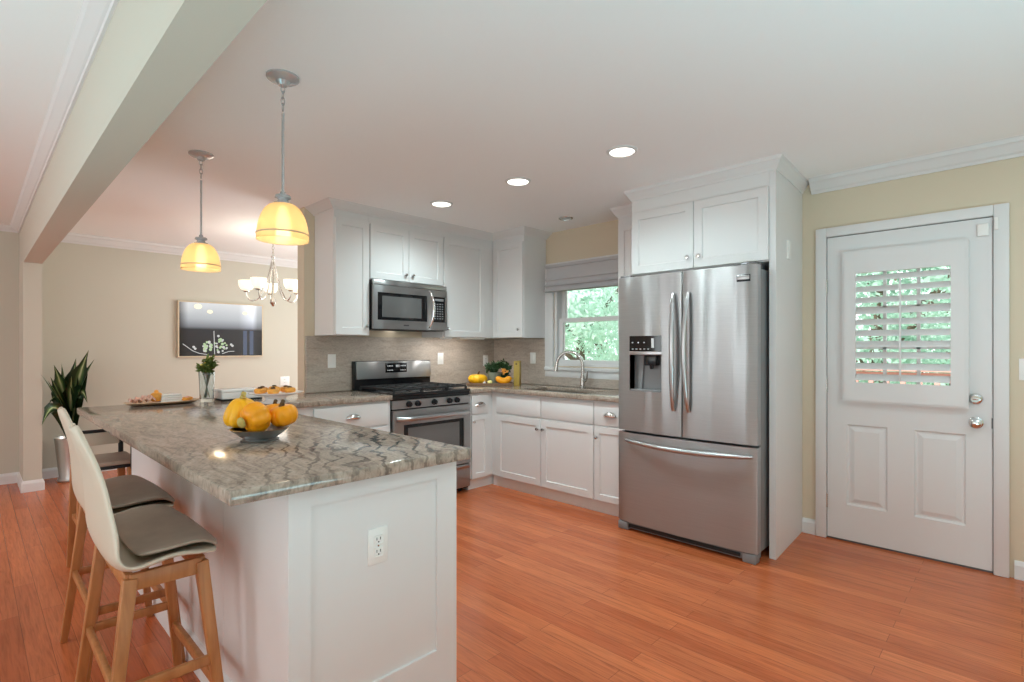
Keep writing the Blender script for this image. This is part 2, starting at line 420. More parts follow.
    def blade(s, path, widths, up, curl=.0, nv=6):
        """leaf: strip along path with a float 'across' 0..1"""
        lay = s.bm.verts.layers.float.get('across') or s.bm.verts.layers.float.new('across')
        P = [Vector(p) for p in path]; rows = []
        for i, p in enumerate(P):
            t = (P[min(i+1, len(P)-1)]-P[max(i-1, 0)]).normalized(); a = t.cross(Vector(up)).normalized(); b = a.cross(t)
            row = []
            for j in range(nv+1):
                f = j/nv*2-1; v = s.bm.verts.new(p+a*(f*widths[i]/2)+b*(curl*abs(f)**1.5*widths[i])); v[lay] = j/nv; row.append(v)
            rows.append(row)
        for r0, r1 in zip(rows, rows[1:]):
            for j in range(nv): s.bm.faces.new((r0[j], r0[j+1], r1[j+1], r1[j]))
        return s

    def leaves(s, centre, radii, n, size, rnd, squash=1.0, shell=.55):
        c = Vector(centre)
        for _ in range(n):
            d = Vector((rnd.gauss(0, 1), rnd.gauss(0, 1), rnd.gauss(0, 1))).normalized(); k = shell+(1-shell)*rnd.random()
            p = c+Vector((d.x*radii[0]*k, d.y*radii[1]*k, d.z*radii[2]*k))
            a = Vector((rnd.gauss(0, 1), rnd.gauss(0, 1), rnd.gauss(0, 1))).normalized(); b = a.cross(d).normalized() if a.cross(d).length > .01 else Vector((1, 0, 0))
            sz = size*(.6+.8*rnd.random()); w = sz*.45
            s.bm.faces.new([s.bm.verts.new(q) for q in (p, p+a*sz*.5+b*w*.5, p+a*sz, p+a*sz*.5-b*w*.5)])
        return s

    def xform(s, mtx):
        bmesh.ops.transform(s.bm, matrix=mtx, verts=s.bm.verts[:]); return s

    def build(s, name, material, parent=None, smooth=True, angle=38, origin=None, recalc=True):
        if recalc: bmesh.ops.recalc_face_normals(s.bm, faces=s.bm.faces[:])
        if parent is not None: off = ROOT[parent.name]
        elif origin is not None: off = Vector(origin)
        else:
            xs = [v.co for v in s.bm.verts]
            lo = Vector([min(v[i] for v in xs) for i in range(3)]); hi = Vector([max(v[i] for v in xs) for i in range(3)])
            off = Vector(((lo.x+hi.x)/2, (lo.y+hi.y)/2, lo.z))
        for v in s.bm.verts: v.co -= off
        me = bpy.data.meshes.new(name); s.bm.to_mesh(me); s.bm.free()
        me.materials.append(M[material] if isinstance(material, str) else material)
        if smooth:
            me.shade_smooth(); me.set_sharp_from_angle(angle=math.radians(angle))
        o = bpy.data.objects.new(name, me); COL.objects.link(o)
        if parent is not None: o.parent = parent
        else: o.location = off
        ROOT[o.name] = off.copy()
        return o


def tag(o, label=None, cat=None, group=None, kind=None):
    for k, v in (('label', label), ('category', cat), ('group', group), ('kind', kind)):
        if v: o[k] = v
    return o


def thing(name, label, cat, loc=(0, 0, 0), group=None, kind=None):
    o = bpy.data.objects.new(name, None); COL.objects.link(o); o.location = loc; o.empty_display_size = .1
    ROOT[o.name] = Vector(loc)
    return tag(o, label, cat, group, kind)


def part(o, label):
    o['label'] = label; return o


def copy_tree(o, parent=None):
    c = o.copy(); COL.objects.link(c); c.parent = parent
    for ch in list(o.children): copy_tree(ch, c)
    return c


def struct(mb, name, m, **k):
    return tag(mb.build(name, m, smooth=k.pop('smooth', False), **k), kind='structure')


# ------------------------------------------------------------------ the room shell
CA, CB, CD, CE = -4.22, 4.06, -6.9, 2.44          # range wall x, window wall y, dining wall x, ceiling z
WIN = (-3.35, -2.50, 1.11, 2.03); DOOR = (-.975, -.09, 0.0, 2.06)
struct(MB().box((CD-.12, -4.12, -.1), (3.32, CB+.14, 0)), 'floor', 'floor')
struct(MB().box((CD-.12, -4.12, CE), (3.32, CB+.14, CE+.12)), 'ceiling', 'ceil')
struct(MB().wall_hole(CD-.12, 3.32, 0, CE, [WIN, DOOR], CB, CB+.14, 'xzy'), 'wall_back', 'wall')
struct(MB().box((CA-.12, 1.905, 0), (CA, CB, CE)), 'wall_left', 'wall')
struct(MB().box((CD-.12, -4.12, 0), (CD, CB, CE)), 'wall_dining', 'wall_far')
struct(MB().wall_hole(CD, 3.32, 0, CE, [(-5.4, -2.6, .8, 2.1), (-.2, 1.4, .8, 2.1)], -4.12, -4.0, 'xzy'), 'wall_rear', 'wall')
struct(MB().wall_hole(-4.0, CB, 0, CE, [(-3.4, -2.2, .5, 2.2)], 3.2, 3.32, 'yzx'), 'wall_right', 'wall')
BY0, BY1, BZ, PF = .331, .458, 2.05, -6.38
struct(MB().box((CD, BY0, BZ), (3.2, BY1, CE)), 'wall_beam', 'wall_far')
struct(MB().box((CD, BY0, 0), (PF, BY1, BZ)), 'wall_pier', 'wall_far')
BASEP = [(0, 0), (.016, 0), (.016, .075), (.010, .09), (.004, .10), (0, .10)]
CROWN = [(0, 0), (.012, 0), (.018, .014), (.030, .022), (.060, .062), (.072, .070), (.078, .088), (.085, .095), (0, .095)]
BEAMCROWN = [(0, 0), (.010, 0), (.014, .008), (.022, .012), (.050, .034), (.056, .038), (.062, .046), (.068, .052), (0, .052)]
CABCROWN = [(0, 0), (.010, 0), (.014, .010), (.026, .016), (.066, .044), (.074, .048), (.084, .060), (0, .060)]
SMALLCROWN = [(0, 0), (.006, 0), (.010, .012), (.016, .02), (.034, .05), (.040, .056), (.044, .076), (0, .076)]


def cr(p, z): return [(o, zz+z) for o, zz in p]


struct(MB().sweep([(CD, CB), (CD, BY1), (PF, BY1), (PF, BY0), (CD, BY0), (CD, -4)], BASEP, 1), 'baseboard_dining', 'trim')
struct(MB().sweep([(-1.102, CB), (-1.018, CB)], BASEP, -1), 'baseboard_back', 'trim')
struct(MB().sweep([(-.03, CB), (3.2, CB)], BASEP, -1), 'baseboard_right', 'trim')
struct(MB().sweep([(CD, CB), (CD, BY1)], cr(CROWN, CE-.095), 1), 'trim_1', 'trim')
struct(MB().sweep([(CD, BY0), (CD, -4)], cr(BEAMCROWN, CE-.052), 1), 'trim_2', 'trim')
struct(MB().sweep([(CD, BY0), (3.2, BY0)], cr(BEAMCROWN, CE-.052), -1), 'trim_3', 'trim')
struct(MB().sweep([(-1.045, CB), (3.2, CB)], cr(CROWN, CE-.095), -1), 'trim_4', 'trim')
# crowns that finish the cabinets against the ceiling
UA, UB = CA+.33, CB-.33
struct(MB().sweep([(CA, 1.994), (UA, 1.994), (UA, UB), (-3.455, UB), (-3.455, CB)], cr(CABCROWN, CE-.060), -1), 'trim_5', 'cab')
struct(MB().sweep([(-2.40, CB), (-2.40, UB), (-2.065, UB)], cr(SMALLCROWN, CE-.076), -1), 'trim_6', 'cab')
struct(MB().sweep([(-2.065, UB), (-2.065, 3.40), (-1.070, 3.40), (-1.104, CB)], cr(SMALLCROWN, CE-.076), -1), 'trim_7', 'cab')

# ------------------------------------------------------------------ window over the sink
w = thing('window_1', None, None, (-2.925, CB, 1.05), kind='structure')
x0, x1, z0, z1 = WIN
m = MB()
for a, b_ in (((x0-.105, CB-.022, z0-.05), (x0, CB, z1+.10)), ((x1, CB-.022, z0-.05), (x1+.105, CB, z1+.10)), ((x0, CB-.022, z1), (x1, CB, z1+.10))): m.box(a, b_, .004)
m.build('window_casing', 'trim', w)
m = MB().box((x0-.105, CB-.035, z0-.045), (x1+.105, CB+.06, z0-.012), .006).box((x0-.105, CB-.018, z0-.11), (x1+.105, CB, z0-.045), .003); m.build('window_sill', 'trim', w)
m = MB().wall_hole(x0, x1, z0-.012, z1, [(x0+.03, x1-.03, z0+.02, z1-.03)], CB+.005, CB+.135, 'xzy'); m.build('window_jamb', 'trim', w, smooth=False)
zm = 1.56
for nm, za, zb, yy in (('upper_sash', zm-.02, z1-.03, CB+.085), ('lower_sash', z0+.02, zm+.02, CB+.045)):
    xa, xb = x0+.03, x1-.03
    s_ = MB().wall_hole(xa, xb, za, zb, [(xa+.045, xb-.045, za+(.04 if nm == 'upper_sash' else .040), zb-.04)], yy, yy+.035, 'xzy').build(nm, 'trim', w, smooth=False)
    MB().box((xa+.04, yy+.015, za+.035), (xb-.04, yy+.019, zb-.035)).build('pane', 'glass', s_, smooth=False)

# roman shade, folded up
r = thing('roman_shade', 'grey fabric roman shade folded up over the window above the sink', 'blind', (-2.9, CB-.05, 1.84))
xa, xb = -3.405, -2.455
MB().box((xa, CB-.075, 2.075), (xb, CB-.022, 2.105), .004).build('headrail', 'shade', r)
prof = [(CB-.06, 2.08), (CB-.066, 1.99), (CB-.085, 1.955), (CB-.066, 1.945), (CB-.066, 1.925), (CB-.10, 1.895), (CB-.07, 1.888), (CB-.07, 1.875), (CB-.105, 1.842), (CB-.07, 1.836)]
m = MB(); full = prof+[(CB-.045, 1.836), (CB-.045, 2.08)]
m.rings([[Vector((x, y, z)) for y, z in full] for x in (xa+.005, xb-.005)]); m.build('folded_fabric', 'shade', r, angle=25)

# ------------------------------------------------------------------ back door with a louvred shutter
d = thing('door_1', None, None, (-.533, CB, 0), kind='structure')
dx0, dx1, dz1 = -.947, -.120, 2.028; dy = CB-.012
m = MB(); bw = .072
for a, b_ in (((DOOR[0]-.04, CB-.03, 0), (dx0-.004, CB, 2.095)), ((dx1+.004, CB-.03, 0), (DOOR[1]+.04, CB, 2.095)), ((dx0-.004, CB-.03, dz1+.005), (dx1+.004, CB, 2.095))): m.box(a, b_, .005)
m.build('door_casing', 'trim', d)
m = MB().box((DOOR[0], CB, 0), (dx0-.003, CB+.14, DOOR[3])).box((dx1+.003, CB, 0), (DOOR[1], CB+.14, DOOR[3])).box((DOOR[0], CB, dz1+.004), (DOOR[1], CB+.14, DOOR[3])).box((DOOR[0], CB+.0, 0), (DOOR[1], CB+.14, .008)).box((dx0-.004, dy+.046, 0), (dx0+.02, dy+.07, dz1)).box((dx1-.02, dy+.046, 0), (dx1+.004, dy+.07, dz1)).box((dx0, dy+.046, dz1-.02), (dx1, dy+.07, dz1+.006)); m.build('door_jamb', 'steel_dark', d, smooth=False)
gx0, gx1, gz0, gz1 = -.80, -.285, 1.03, 1.80
slab = MB().wall_hole(dx0, dx1, .014, dz1, [(gx0, gx1, gz0, gz1), (-.835, -.612, .245, .780), (-.477, -.235, .245, .780)], dy, dy+.042, 'xzy')
for (a, b2) in ((-.835, -.612), (-.477, -.235)):
    # sunk moulding and raised field of each lower panel
    def rect(i, y): return [Vector((a+i, y, .245+i)), Vector((b2-i, y, .245+i)), Vector((b2-i, y, .780-i)), Vector((a+i, y, .780-i))]
    slab.rings([rect(0, dy), rect(.010, dy+.012), rect(.020, dy+.012), rect(.044, dy+.003), rect(.05, dy+.003)], cap0=False)
slab = slab.build('door_slab', 'trim', d, angle=20)
MB().box((gx0, dy+.018, gz0), (gx1, dy+.023, gz1)).build('pane', 'glass', slab, smooth=False)
m = MB()
for k in (1, 2): x = gx0+(gx1-gx0)*k/3; m.box((x-.009, dy+.012, gz0), (x+.009, dy+.030, gz1))
for k in (1, 2): z = gz0+(gz1-gz0)*k/3; m.box((gx0, dy+.012, z-.009), (gx1, dy+.030, z+.009))
m.build('muntin_grid', 'trim', slab, smooth=False)
fx0, fx1, fz0, fz1 = -.838, -.232, .945, 1.900; ox0, ox1, oz0, oz1 = -.776, -.300, 1.062, 1.768; fy = dy-.052
sh = MB().wall_hole(fx0, fx1, fz0, fz1, [(ox0, ox1, oz0, oz1)], fy, fy+.03, 'xzy')
sh.wall_hole(fx0-.012, fx1+.012, fz0-.012, fz1+.012, [(fx0+.02, fx1-.02, fz0+.02, fz1-.02)], fy+.008, dy, 'xzy')
sh = sh.build('shutter', 'trim', d, smooth=False)
nl = 10; pit = (oz1-oz0)/nl
for k in range(nl):
    zc = oz0+pit*(k+.5); ang = math.radians(42); ring = []
    for xx in (ox0+.002, ox1-.002):
        ring.append([Vector((xx, fy+.016+.030*math.cos(t)*math.cos(ang)-.0055*math.sin(t)*math.sin(ang), zc+.030*math.cos(t)*math.sin(ang)+.0055*math.sin(t)*math.cos(ang))) for t in [2*PI*i/12 for i in range(12)]])
    MB().rings(ring).build('louver', 'trim', sh)
MB().box((-.543, fy-.022, oz0+.02), (-.532, fy-.012, oz1-.05), .003).build('tilt_rod', 'trim', sh)
for z in (.253, 1.033, 1.70):
    MB().cyl((dx0-.003, dy-.006, z-.045), (dx0-.003, dy-.006, z+.045), .007, n=12).cyl((dx0-.003, dy-.006, z+.045), (dx0-.003, dy-.006, z+.052), .005, n=12).build('hinge', 'nickel', d)
ry = Matrix.Rotation(PI/2, 3, 'X')   # lathe axis z -> -y
k_ = MB().lathe([(0, 0), (.033, 0), (.033, .006), (.028, .010), (.012, .012), (.011, .030), (.022, .036), (.027, .048), (.025, .060), (.014, .068), (0, .069)], (-.190, dy, .853), 28, ry).build('door_knob', 'chrome', d)
b2 = MB().lathe([(0, 0), (.032, 0), (.032, .008), (.027, .014), (.020, .016), (.020, .022), (0, .022)], (-.192, dy, .990), 28, ry).build('deadbolt', 'chrome', d)
MB().box((-.205, dy-.034, .985), (-.179, dy-.022, .996), .003).build('thumb_turn', 'nickel', b2)
MB().box((dx1-.004, dy-.004, .825), (dx1+.006, dy+.002, .885)).build('strike_plate', 'steel_dark', d)
s_ = thing('door_sensor', 'small white alarm sensor at the top corner of the back door', 'sensor', (-.155, dy, 1.93))
MB().box((-.185, dy-.018, 1.925), (-.135, dy, 1.995), .004).build('sensor_body', 'white_plastic', s_)
MB().box((-.112, CB-.045, 1.95), (-.095, CB-.03, 2.02), .003).build('magnet', 'white_plastic', s_)

# ------------------------------------------------------------------ outside: lawn, deck, trees
struct(MB().box((-30, CB+.3, -.72), (20, 40, -.6)), 'ground', 'lawn')
dk = thing('deck_railing', 'red-brown stained deck railing outside the back door', 'railing', (-.3, 6.3, -.15))
m = MB()
for k in range(16): m.box((-2.2, CB+.3+.14*k, -.2), (2.4, CB+.3+.14*k+.134, -.15))
m.build('deck_boards', 'deck', dk, smooth=False)
m = MB().box((-2.2, 6.25, 1.06), (2.4, 6.39, 1.10), .006).box((-2.2, 6.30, .96), (2.4, 6.34, 1.05)).box((-2.2, 6.30, -.05), (2.4, 6.34, .04)); m.build('rail', 'deck', dk)
for k in range(36): MB().box((-2.15+.13*k, 6.30, .0), (-2.11+.13*k, 6.34, .98)).build('baluster', 'deck', dk, smooth=False)
for x in (-2.15, .1, 2.35): MB().box((x-.045, 6.27, -.6), (x+.045, 6.36, 1.15)).build('post', 'deck', dk, smooth=False)


def tree(label, x, y, h, r, mt, seed, n):
    rnd = random.Random(seed)
    t = thing('tree', label, 'tree', (x, y, -.6), 'trees outside the windows')
    m = MB().tube([(x, y, -.6), (x+.05, y, .1*h), (x-.04, y+.03, .35*h), (x+.05, y, .62*h)], [.13, .11, .08, .04], 10)
    for k in range(5):
        a = k*1.3+seed; m.tube([(x, y, .12*h+.08*h*k), (x+.5*r*math.cos(a), y+.5*r*math.sin(a), .25*h+.09*h*k), (x+.8*r*math.cos(a), y+.8*r*math.sin(a), .38*h+.09*h*k)], [.05, .035, .015], 7)
    m.build('trunk', 'bark', t)
    m = MB()
    for k in range(9):
        a = rnd.random()*2*PI; rr = r*.62*math.sqrt(rnd.random()); zz = h*(.08+.8*rnd.random())
        m.leaves((x+rr*math.cos(a), y+rr*math.sin(a), zz), (r*.55, r*.55, h*.2), n//9, .10, rnd)
    m.build('foliage', mt, t, smooth=False, recalc=False)


tree('pale leafy tree outside the sink window', -5.8, 7.8, 3.5, 1.4, 'tree1', 1, 11440)
tree('darker green tree farther behind the sink window, beyond the pale one', -8.0, 11.6, 4.6, 1.7, 'tree2', 2, 11440)
tree('green leafy tree beyond the deck, seen through the door shutter', -1.45, 8.9, 3.9, 1.35, 'tree2', 3, 11440)
tree('pale leafy tree beyond the deck, behind the greener one, on the knob side', -1.0, 12.2, 4.4, 1.7, 'tree1', 4, 9240)

# ------------------------------------------------------------------ cabinets
NX, NY = Vector((1, 0, 0)), Vector((0, -1, 0)); UX, UY = Vector((1, 0, 0)), Vector((0, 1, 0))


def knob(p, N, parent):
    N = Vector(N); rot = Vector((0, 0, 1)).rotation_difference(N).to_matrix()
    return MB().lathe([(0, 0), (.007, 0), (.0055, .004), (.0055, .012), (.013, .016), (.015, .021), (.012, .027), (0, .029)], p, 16, rot).build('knob', 'chrome', parent)


def cup_pull(p, U, N, parent, w=.125):
    """bin pull: half dome, open below"""
    p, U, N = Vector(p), Vector(U), Vector(N); Z = Vector((0, 0, 1)); m = MB(); rows = []
    for i in range(9):
        a = PI*i/8; row = []
        for j in range(6):
            b = PI/2*j/5
            row.append(p+U*(-w/2*math.cos(a)*math.cos(b*.0)*1)*1+U*0 + N*(.026*math.sin(a)*math.sin(b)+.002) + Z*(.036*math.sin(a)*math.cos(b)-.012))
        rows.append(row)
    R = [[m.bm.verts.new(q) for q in r] for r in rows]
    for i in range(8):
        for j in range(5): m.bm.faces.new((R[i][j], R[i+1][j], R[i+1][j+1], R[i][j+1]))
    o = m.build('cup_pull', 'chrome', parent, recalc=True)
    o.modifiers.new('thick', 'SOLIDIFY').thickness = .003
    return o


def drawer(O, U, N, w_, h_, parent, pull=True):
    O, U, N = Vector(O), Vector(U), Vector(N)
    a = O; b = O+U*w_+Vector((0, 0, h_))+N*.02
    f = MB().box(a, b, .003).build('drawer', 'cab', parent)
    if pull: cup_pull(O+U*(w_/2)+N*.02+Vector((0, 0, h_/2)), U, N, f)
    return f


def door_part(O, U, N, w_, h_, parent, knob_at=None, rail=.056):
    f = MB().shaker(O, U, N, w_, h_, rail=rail).build('door', 'cab', parent, smooth=False)
    if knob_at: knob(Vector(O)+Vector(U)*knob_at[0]+Vector((0, 0, knob_at[1]))+Vector(N)*.02, N, f)
    return f


FA, FB = -3.58, 3.42     # face planes of the base cabinets
# base cabinet beside the range, towards the peninsula
c = thing('base_cabinet', 'white base cabinet between the peninsula and the range, one drawer with a cup pull', 'cabinet', (-3.9, 1.83, 0))
MB().box((CA+.002, 1.29, .1), (FA, 2.310, .873)).box((CA+.002, 1.29, 0), (FA-.03, 2.310, .1)).build('carcass', 'cab', c, smooth=False)
drawer((FA, 1.68, .69), UY, NX, .600, .165, c)
door_part((FA, 1.68, .115), UY, NX, .600, .56, c, (.06, .5))
c = thing('base_cabinet', 'narrow white corner base cabinet between the range and the sink, one drawer over one door', 'cabinet', (-3.9, 3.5, 0))
MB().box((CA+.003, 3.140, .1), (FA, CB-.003, .873)).box((CA+.003, 3.140, 0), (FA-.022, CB-.003, .1)).build('carcass', 'cab', c, smooth=False)
drawer((FA, 3.155, .69), UY, NX, .20, .165, c)
door_part((FA, 3.155, .10), UY, NX, .20, .575, c, (.012, .52), rail=.045)
c = thing('base_cabinet', 'white sink base cabinet with two doors meeting under the faucet', 'cabinet', (-2.98, 3.72, 0))
MB().box((FA+.002, FB, .1), (-2.414, CB-.003, .69)).box((FA+.002, FB, .69), (-2.414, FB+.02, .873)).box((FA+.002, FB+.018, 0), (-2.414, CB-.003, .1)).build('carcass', 'cab', c, smooth=False)
for x, ka in ((-3.50, .515), (-2.952, .030)):
    drawer((x, FB, .69), UX, NY, .540, .165, c, pull=False)
    door_part((x, FB, .10), UX, NY, .540, .575, c, (ka, .49))
c = thing('base_cabinet', 'narrow white base cabinet against the refrigerator, one cup-pull drawer over one door', 'cabinet', (-2.25, 3.72, 0))
MB().box((-2.412, FB, .1), (-2.10, CB-.003, .873)).box((-2.412, FB+.018, 0), (-2.10, CB-.003, .1)).build('carcass', 'cab', c, smooth=False)
drawer((-2.402, FB, .69), UX, NY, .295, .165, c)
door_part((-2.402, FB, .10), UX, NY, .295, .575, c, (.030, .49), rail=.05)

# peninsula
PX0, PX1, PY0, PY1 = -3.60, -1.505, .634, 1.25
c = thing('peninsula_cabinet', 'white panelled peninsula cabinet under the granite breakfast counter', 'cabinet', ((PX0+PX1)/2, .94, 0))
MB().box((PX0, PY0+.012, 0), (PX1-.014, PY1, .873)).build('carcass', 'cab', c, smooth=False)
m = MB().wall_hole(PY0, PY1+.006, 0, .873, [(.701, 1.167, .198, .814)], PX1-.014, PX1, 'yzx').box((PX1-.014, .70, .19), (PX1-.010, 1.17, .82)); m.build('end_panel', 'cab', c, smooth=False)
m = MB()
xs = [PX0, -3.141, -2.617, -2.06, PX1-.014]
for a, b_ in zip(xs, xs[1:]): m.box((a+.0012, PY0, 0), (b_-.0012, PY0+.012, .873), .0015, 1)
m.build('side_panel', 'cab', c, smooth=False)
m = MB().sweep([(PX0-.002, PY0), (PX1, PY0)], [(0, 0), (.016, 0), (.016, .10), (.008, .118), (0, .124)], -1); m.build('base_moulding', 'cab', c, angle=30)
m = MB().box((PX1, PY1-.012, 0), (PX1+.006, PY1+.006, .02)); m.build('floor_bead', 'cab', c, smooth=False)
for k in range(3): door_part((PX0+.62+.49*k+.47, PY1, .11), -UX, UY, .47, .745, c, (.44, .66))


def plate(name, label, cat, p, U, N, kind, group=None, w_=.072, h_=.116):
    """switch or outlet cover plate centred at p"""
    p, U, N = Vector(p), Vector(U), Vector(N); Z = Vector((0, 0, 1))
    t = thing(name, label, cat, p, group)
    MB().box(p-U*w_/2-Z*h_/2, p+U*w_/2+Z*h_/2+N*.006, .002).build('cover_plate', 'white_plastic', t)
    if kind == 'outlet':
        for s in (-1, 1):
            q = p+Z*(.020*s)+N*.006
            rec = MB().box(q-U*.017-Z*.0145, q+U*.017+Z*.0145+N*.002, .004).build('receptacle', 'white_plastic', t)
            m = MB()
            for du in (-.0065, .0065): m.box(q+U*(du-.0012)-Z*.001+N*.0015, q+U*(du+.0012)+Z*.008+N*.0027)
            m.box(q-U*.0022-Z*.009+N*.0015, q+U*.0022-Z*.005+N*.0027); m.build('slot', 'black_matte', rec, smooth=False)
        MB().cyl(p+N*.006, p+N*.0072, .003, n=10).build('screw', 'nickel', t)
    else:
        MB().box(p-U*.017-Z*.034, p+U*.017+Z*.034+N*.009, .003).build('rocker', 'white_plastic', t)
    return t


plate('power_outlet', 'white duplex outlet on the end panel of the peninsula', 'outlet', (PX1-.010, .929, .637), UY, NX, 'outlet')
SX = CA+.02; SY = CB-.02
plate('light_switch', 'white switch plate on the stone backsplash between the wall end and the range', 'switch', (SX, 2.135, 1.175), UY, NX, 'switch')
plate('light_switch', 'white switch plate on the stone backsplash between the range and the corner', 'switch', (SX, 3.296, 1.180), UY, NX, 'switch')
plate('power_outlet', 'white outlet plate behind the herb pot in the counter corner', 'outlet', (SX, 3.915, 1.150), UY, NX, 'outlet')
plate('light_switch', 'white switch plate on the backsplash just beside the sink window', 'switch', (-3.615, SY, 1.183), UX, NY, 'switch')
plate('light_switch', 'white switch plate on the beige wall beyond the back door knob', 'switch', (.028, CB, 1.165), UX, NY, 'switch', w_=.08, h_=.12)
plate('light_switch', 'white switch plate high on the panel beside the refrigerator', 'switch', (-1.0845, 3.69, 1.918), UY, NX, 'switch', w_=.075, h_=.12)
plate('power_outlet', 'pale outlet plate on the dining wall below the TV', 'outlet', (CD, 2.86, .86), UY, NX, 'outlet', w_=.12)

# countertops and backsplash
xs, ys = [-4.20, -3.545, -1.453], [.462, 1.285, 1.905, 2.312]


def fillp(i, j): return j == 0 or i == 0


m = MB().cells(xs, ys, fillp, .875, .915, 'xyz', .006)
tag(m.build('countertop', 'granite'), 'brown veined granite breakfast counter of the peninsula, running back beside the range', 'countertop')
xs, ys = [CA+.002, -3.545, -3.29, -2.56, -2.09], [3.137, 3.375, 3.475, 3.875, CB-.002]
m = MB().cells(xs, ys, lambda i, j: (i == 0 or j > 0) and not (i == 2 and j == 2), .875, .915, 'xyz', .006)
tag(m.build('countertop', 'granite'), 'beige granite counter around the sink, from the range to the refrigerator', 'countertop')
bs = thing('backsplash', 'taupe stone backsplash slab on the range wall', 'backsplash', (CA, 3, .915))
MB().box((CA+.001, 1.915, .916), (CA+.02, CB-.001, 1.384), .001, 1).build('stone_slab', 'splash', bs, smooth=False)
bs = thing('backsplash', 'taupe stone backsplash slab below and beside the sink window', 'backsplash', (-3, CB, .915))
m = MB().box((CA+.02, CB-.02, .916), (x0-.106, CB-.001, 1.384), .001, 1).box((x0-.106, CB-.02, .916), (-2.09, CB-.001, z0-.111), .001, 1); m.build('stone_slab', 'splash', bs, smooth=False)

# uppers
ZB = 1.388
c = thing('upper_cabinet', 'tall white upper cabinet at the open wall end, beside the microwave', 'cabinet', (-4.05, 2.17, ZB))
MB().box((CA+.003, 1.994, ZB), (UA, 2.302, CE-.04)).build('carcass', 'cab', c, smooth=False)
door_part((UA, 2.002, ZB+.004), UY, NX, .296, .930, c, (.266, .075))
c = thing('upper_cabinet', 'short two-door white cabinet above the microwave', 'cabinet', (-4.05, 2.71, 1.855))
MB().box((CA+.003, 2.304, 1.858), (UA, 3.078, CE-.04)).build('carcass', 'cab', c, smooth=False)
door_part((UA, 2.310, 1.864), UY, NX, .378, .454, c, (.340, .06)); door_part((UA, 2.692, 1.864), UY, NX, .378, .454, c, (.032, .06))
c = thing('upper_cabinet', 'single-door white upper cabinet between the microwave and the corner', 'cabinet', (-4.05, 3.4, ZB))
MB().box((CA+.003, 3.080, ZB), (UA, CB-.003, CE-.04)).build('carcass', 'cab', c, smooth=False)
door_part((UA, 3.087, ZB+.004), UY, NX, .51, .930, c, (.028, .075))
c = thing('upper_cabinet', 'white upper cabinet on the window wall, beside the sink window', 'cabinet', (-3.67, 3.9, ZB))
MB().box((UA+.001, UB, ZB), (-3.455, CB-.003, CE-.04)).build('carcass', 'cab', c, smooth=False)
door_part((UA+.03, UB, ZB+.004), UX, NY, .40, .930, c, (.355, .075))
c = thing('upper_cabinet', 'slim white upper cabinet squeezed between the sink window and the refrigerator', 'cabinet', (-2.24, 3.9, ZB))
MB().box((-2.394, UB, ZB), (-2.07, CB-.003, CE-.04)).build('carcass', 'cab', c, smooth=False)
door_part((-2.384, UB, ZB+.004), UX, NY, .30, .905, c)
c = thing('upper_cabinet', 'wide two-door white cabinet above the refrigerator', 'cabinet', (-1.57, 3.75, 1.82))
MB().box((-2.065, 3.40, 1.815), (-1.128, CB-.003, CE-.04)).box((-1.128, 3.401, 1.815), (-1.1095, 3.45, CE-.04)).build('carcass', 'cab', c, smooth=False)
door_part((-2.055, 3.40, 1.822), UX, NY, .470, .448, c, (.435, .075)); door_part((-1.580, 3.40, 1.822), UX, NY, .470, .448, c, (.040, .075))
tag(MB().prism([(-1.108, 3.40), (-1.070, 3.40), (-1.104, CB-.001), (-1.125, CB-.001)], 0, CE-.04).build('refrigerator_side_panel', 'cab', smooth=False), 'tall white end panel standing between the refrigerator and the back door', 'panel')
for y0, y1, lb in ((2.98, 3.20, 'slim white under-cabinet light below the cabinet next to the microwave'), (3.30, 3.62, 'slim white under-cabinet light closest to the corner')):
    t = thing('under_cabinet_light', lb, 'light', (UA-.04, (y0+y1)/2, ZB-.02))
    yy0 = max(y0, 3.10)
    MB().box((UA-.07, yy0, ZB-.016), (UA-.005, y1, ZB), .003).build('housing', 'white_plastic', t)
    MB().box((UA-.06, yy0+.01, ZB-.019), (UA-.015, y1-.01, ZB-.015), .001, 1).build('lens', 'can_off', t)
    light('under_cabinet_glow', 'AREA', (UA-.06, (yy0+y1)/2, ZB-.024), .8, .02, size_y=y1-yy0, target=(UA-.16, (yy0+y1)/2, .9), color=(1, .97, .92))

# ------------------------------------------------------------------ refrigerator
f = thing('refrigerator', 'stainless french door refrigerator with an ice dispenser and a bottom freezer drawer', 'refrigerator', (-1.6, 3.6, 0))
RX0, RX1 = -2.075, -1.122; RB = 3.30
MB().box((RX0+.01, RB, .05), (RX1-.01, 3.98, 1.765), .004).build('body', 'grey_plastic', f)


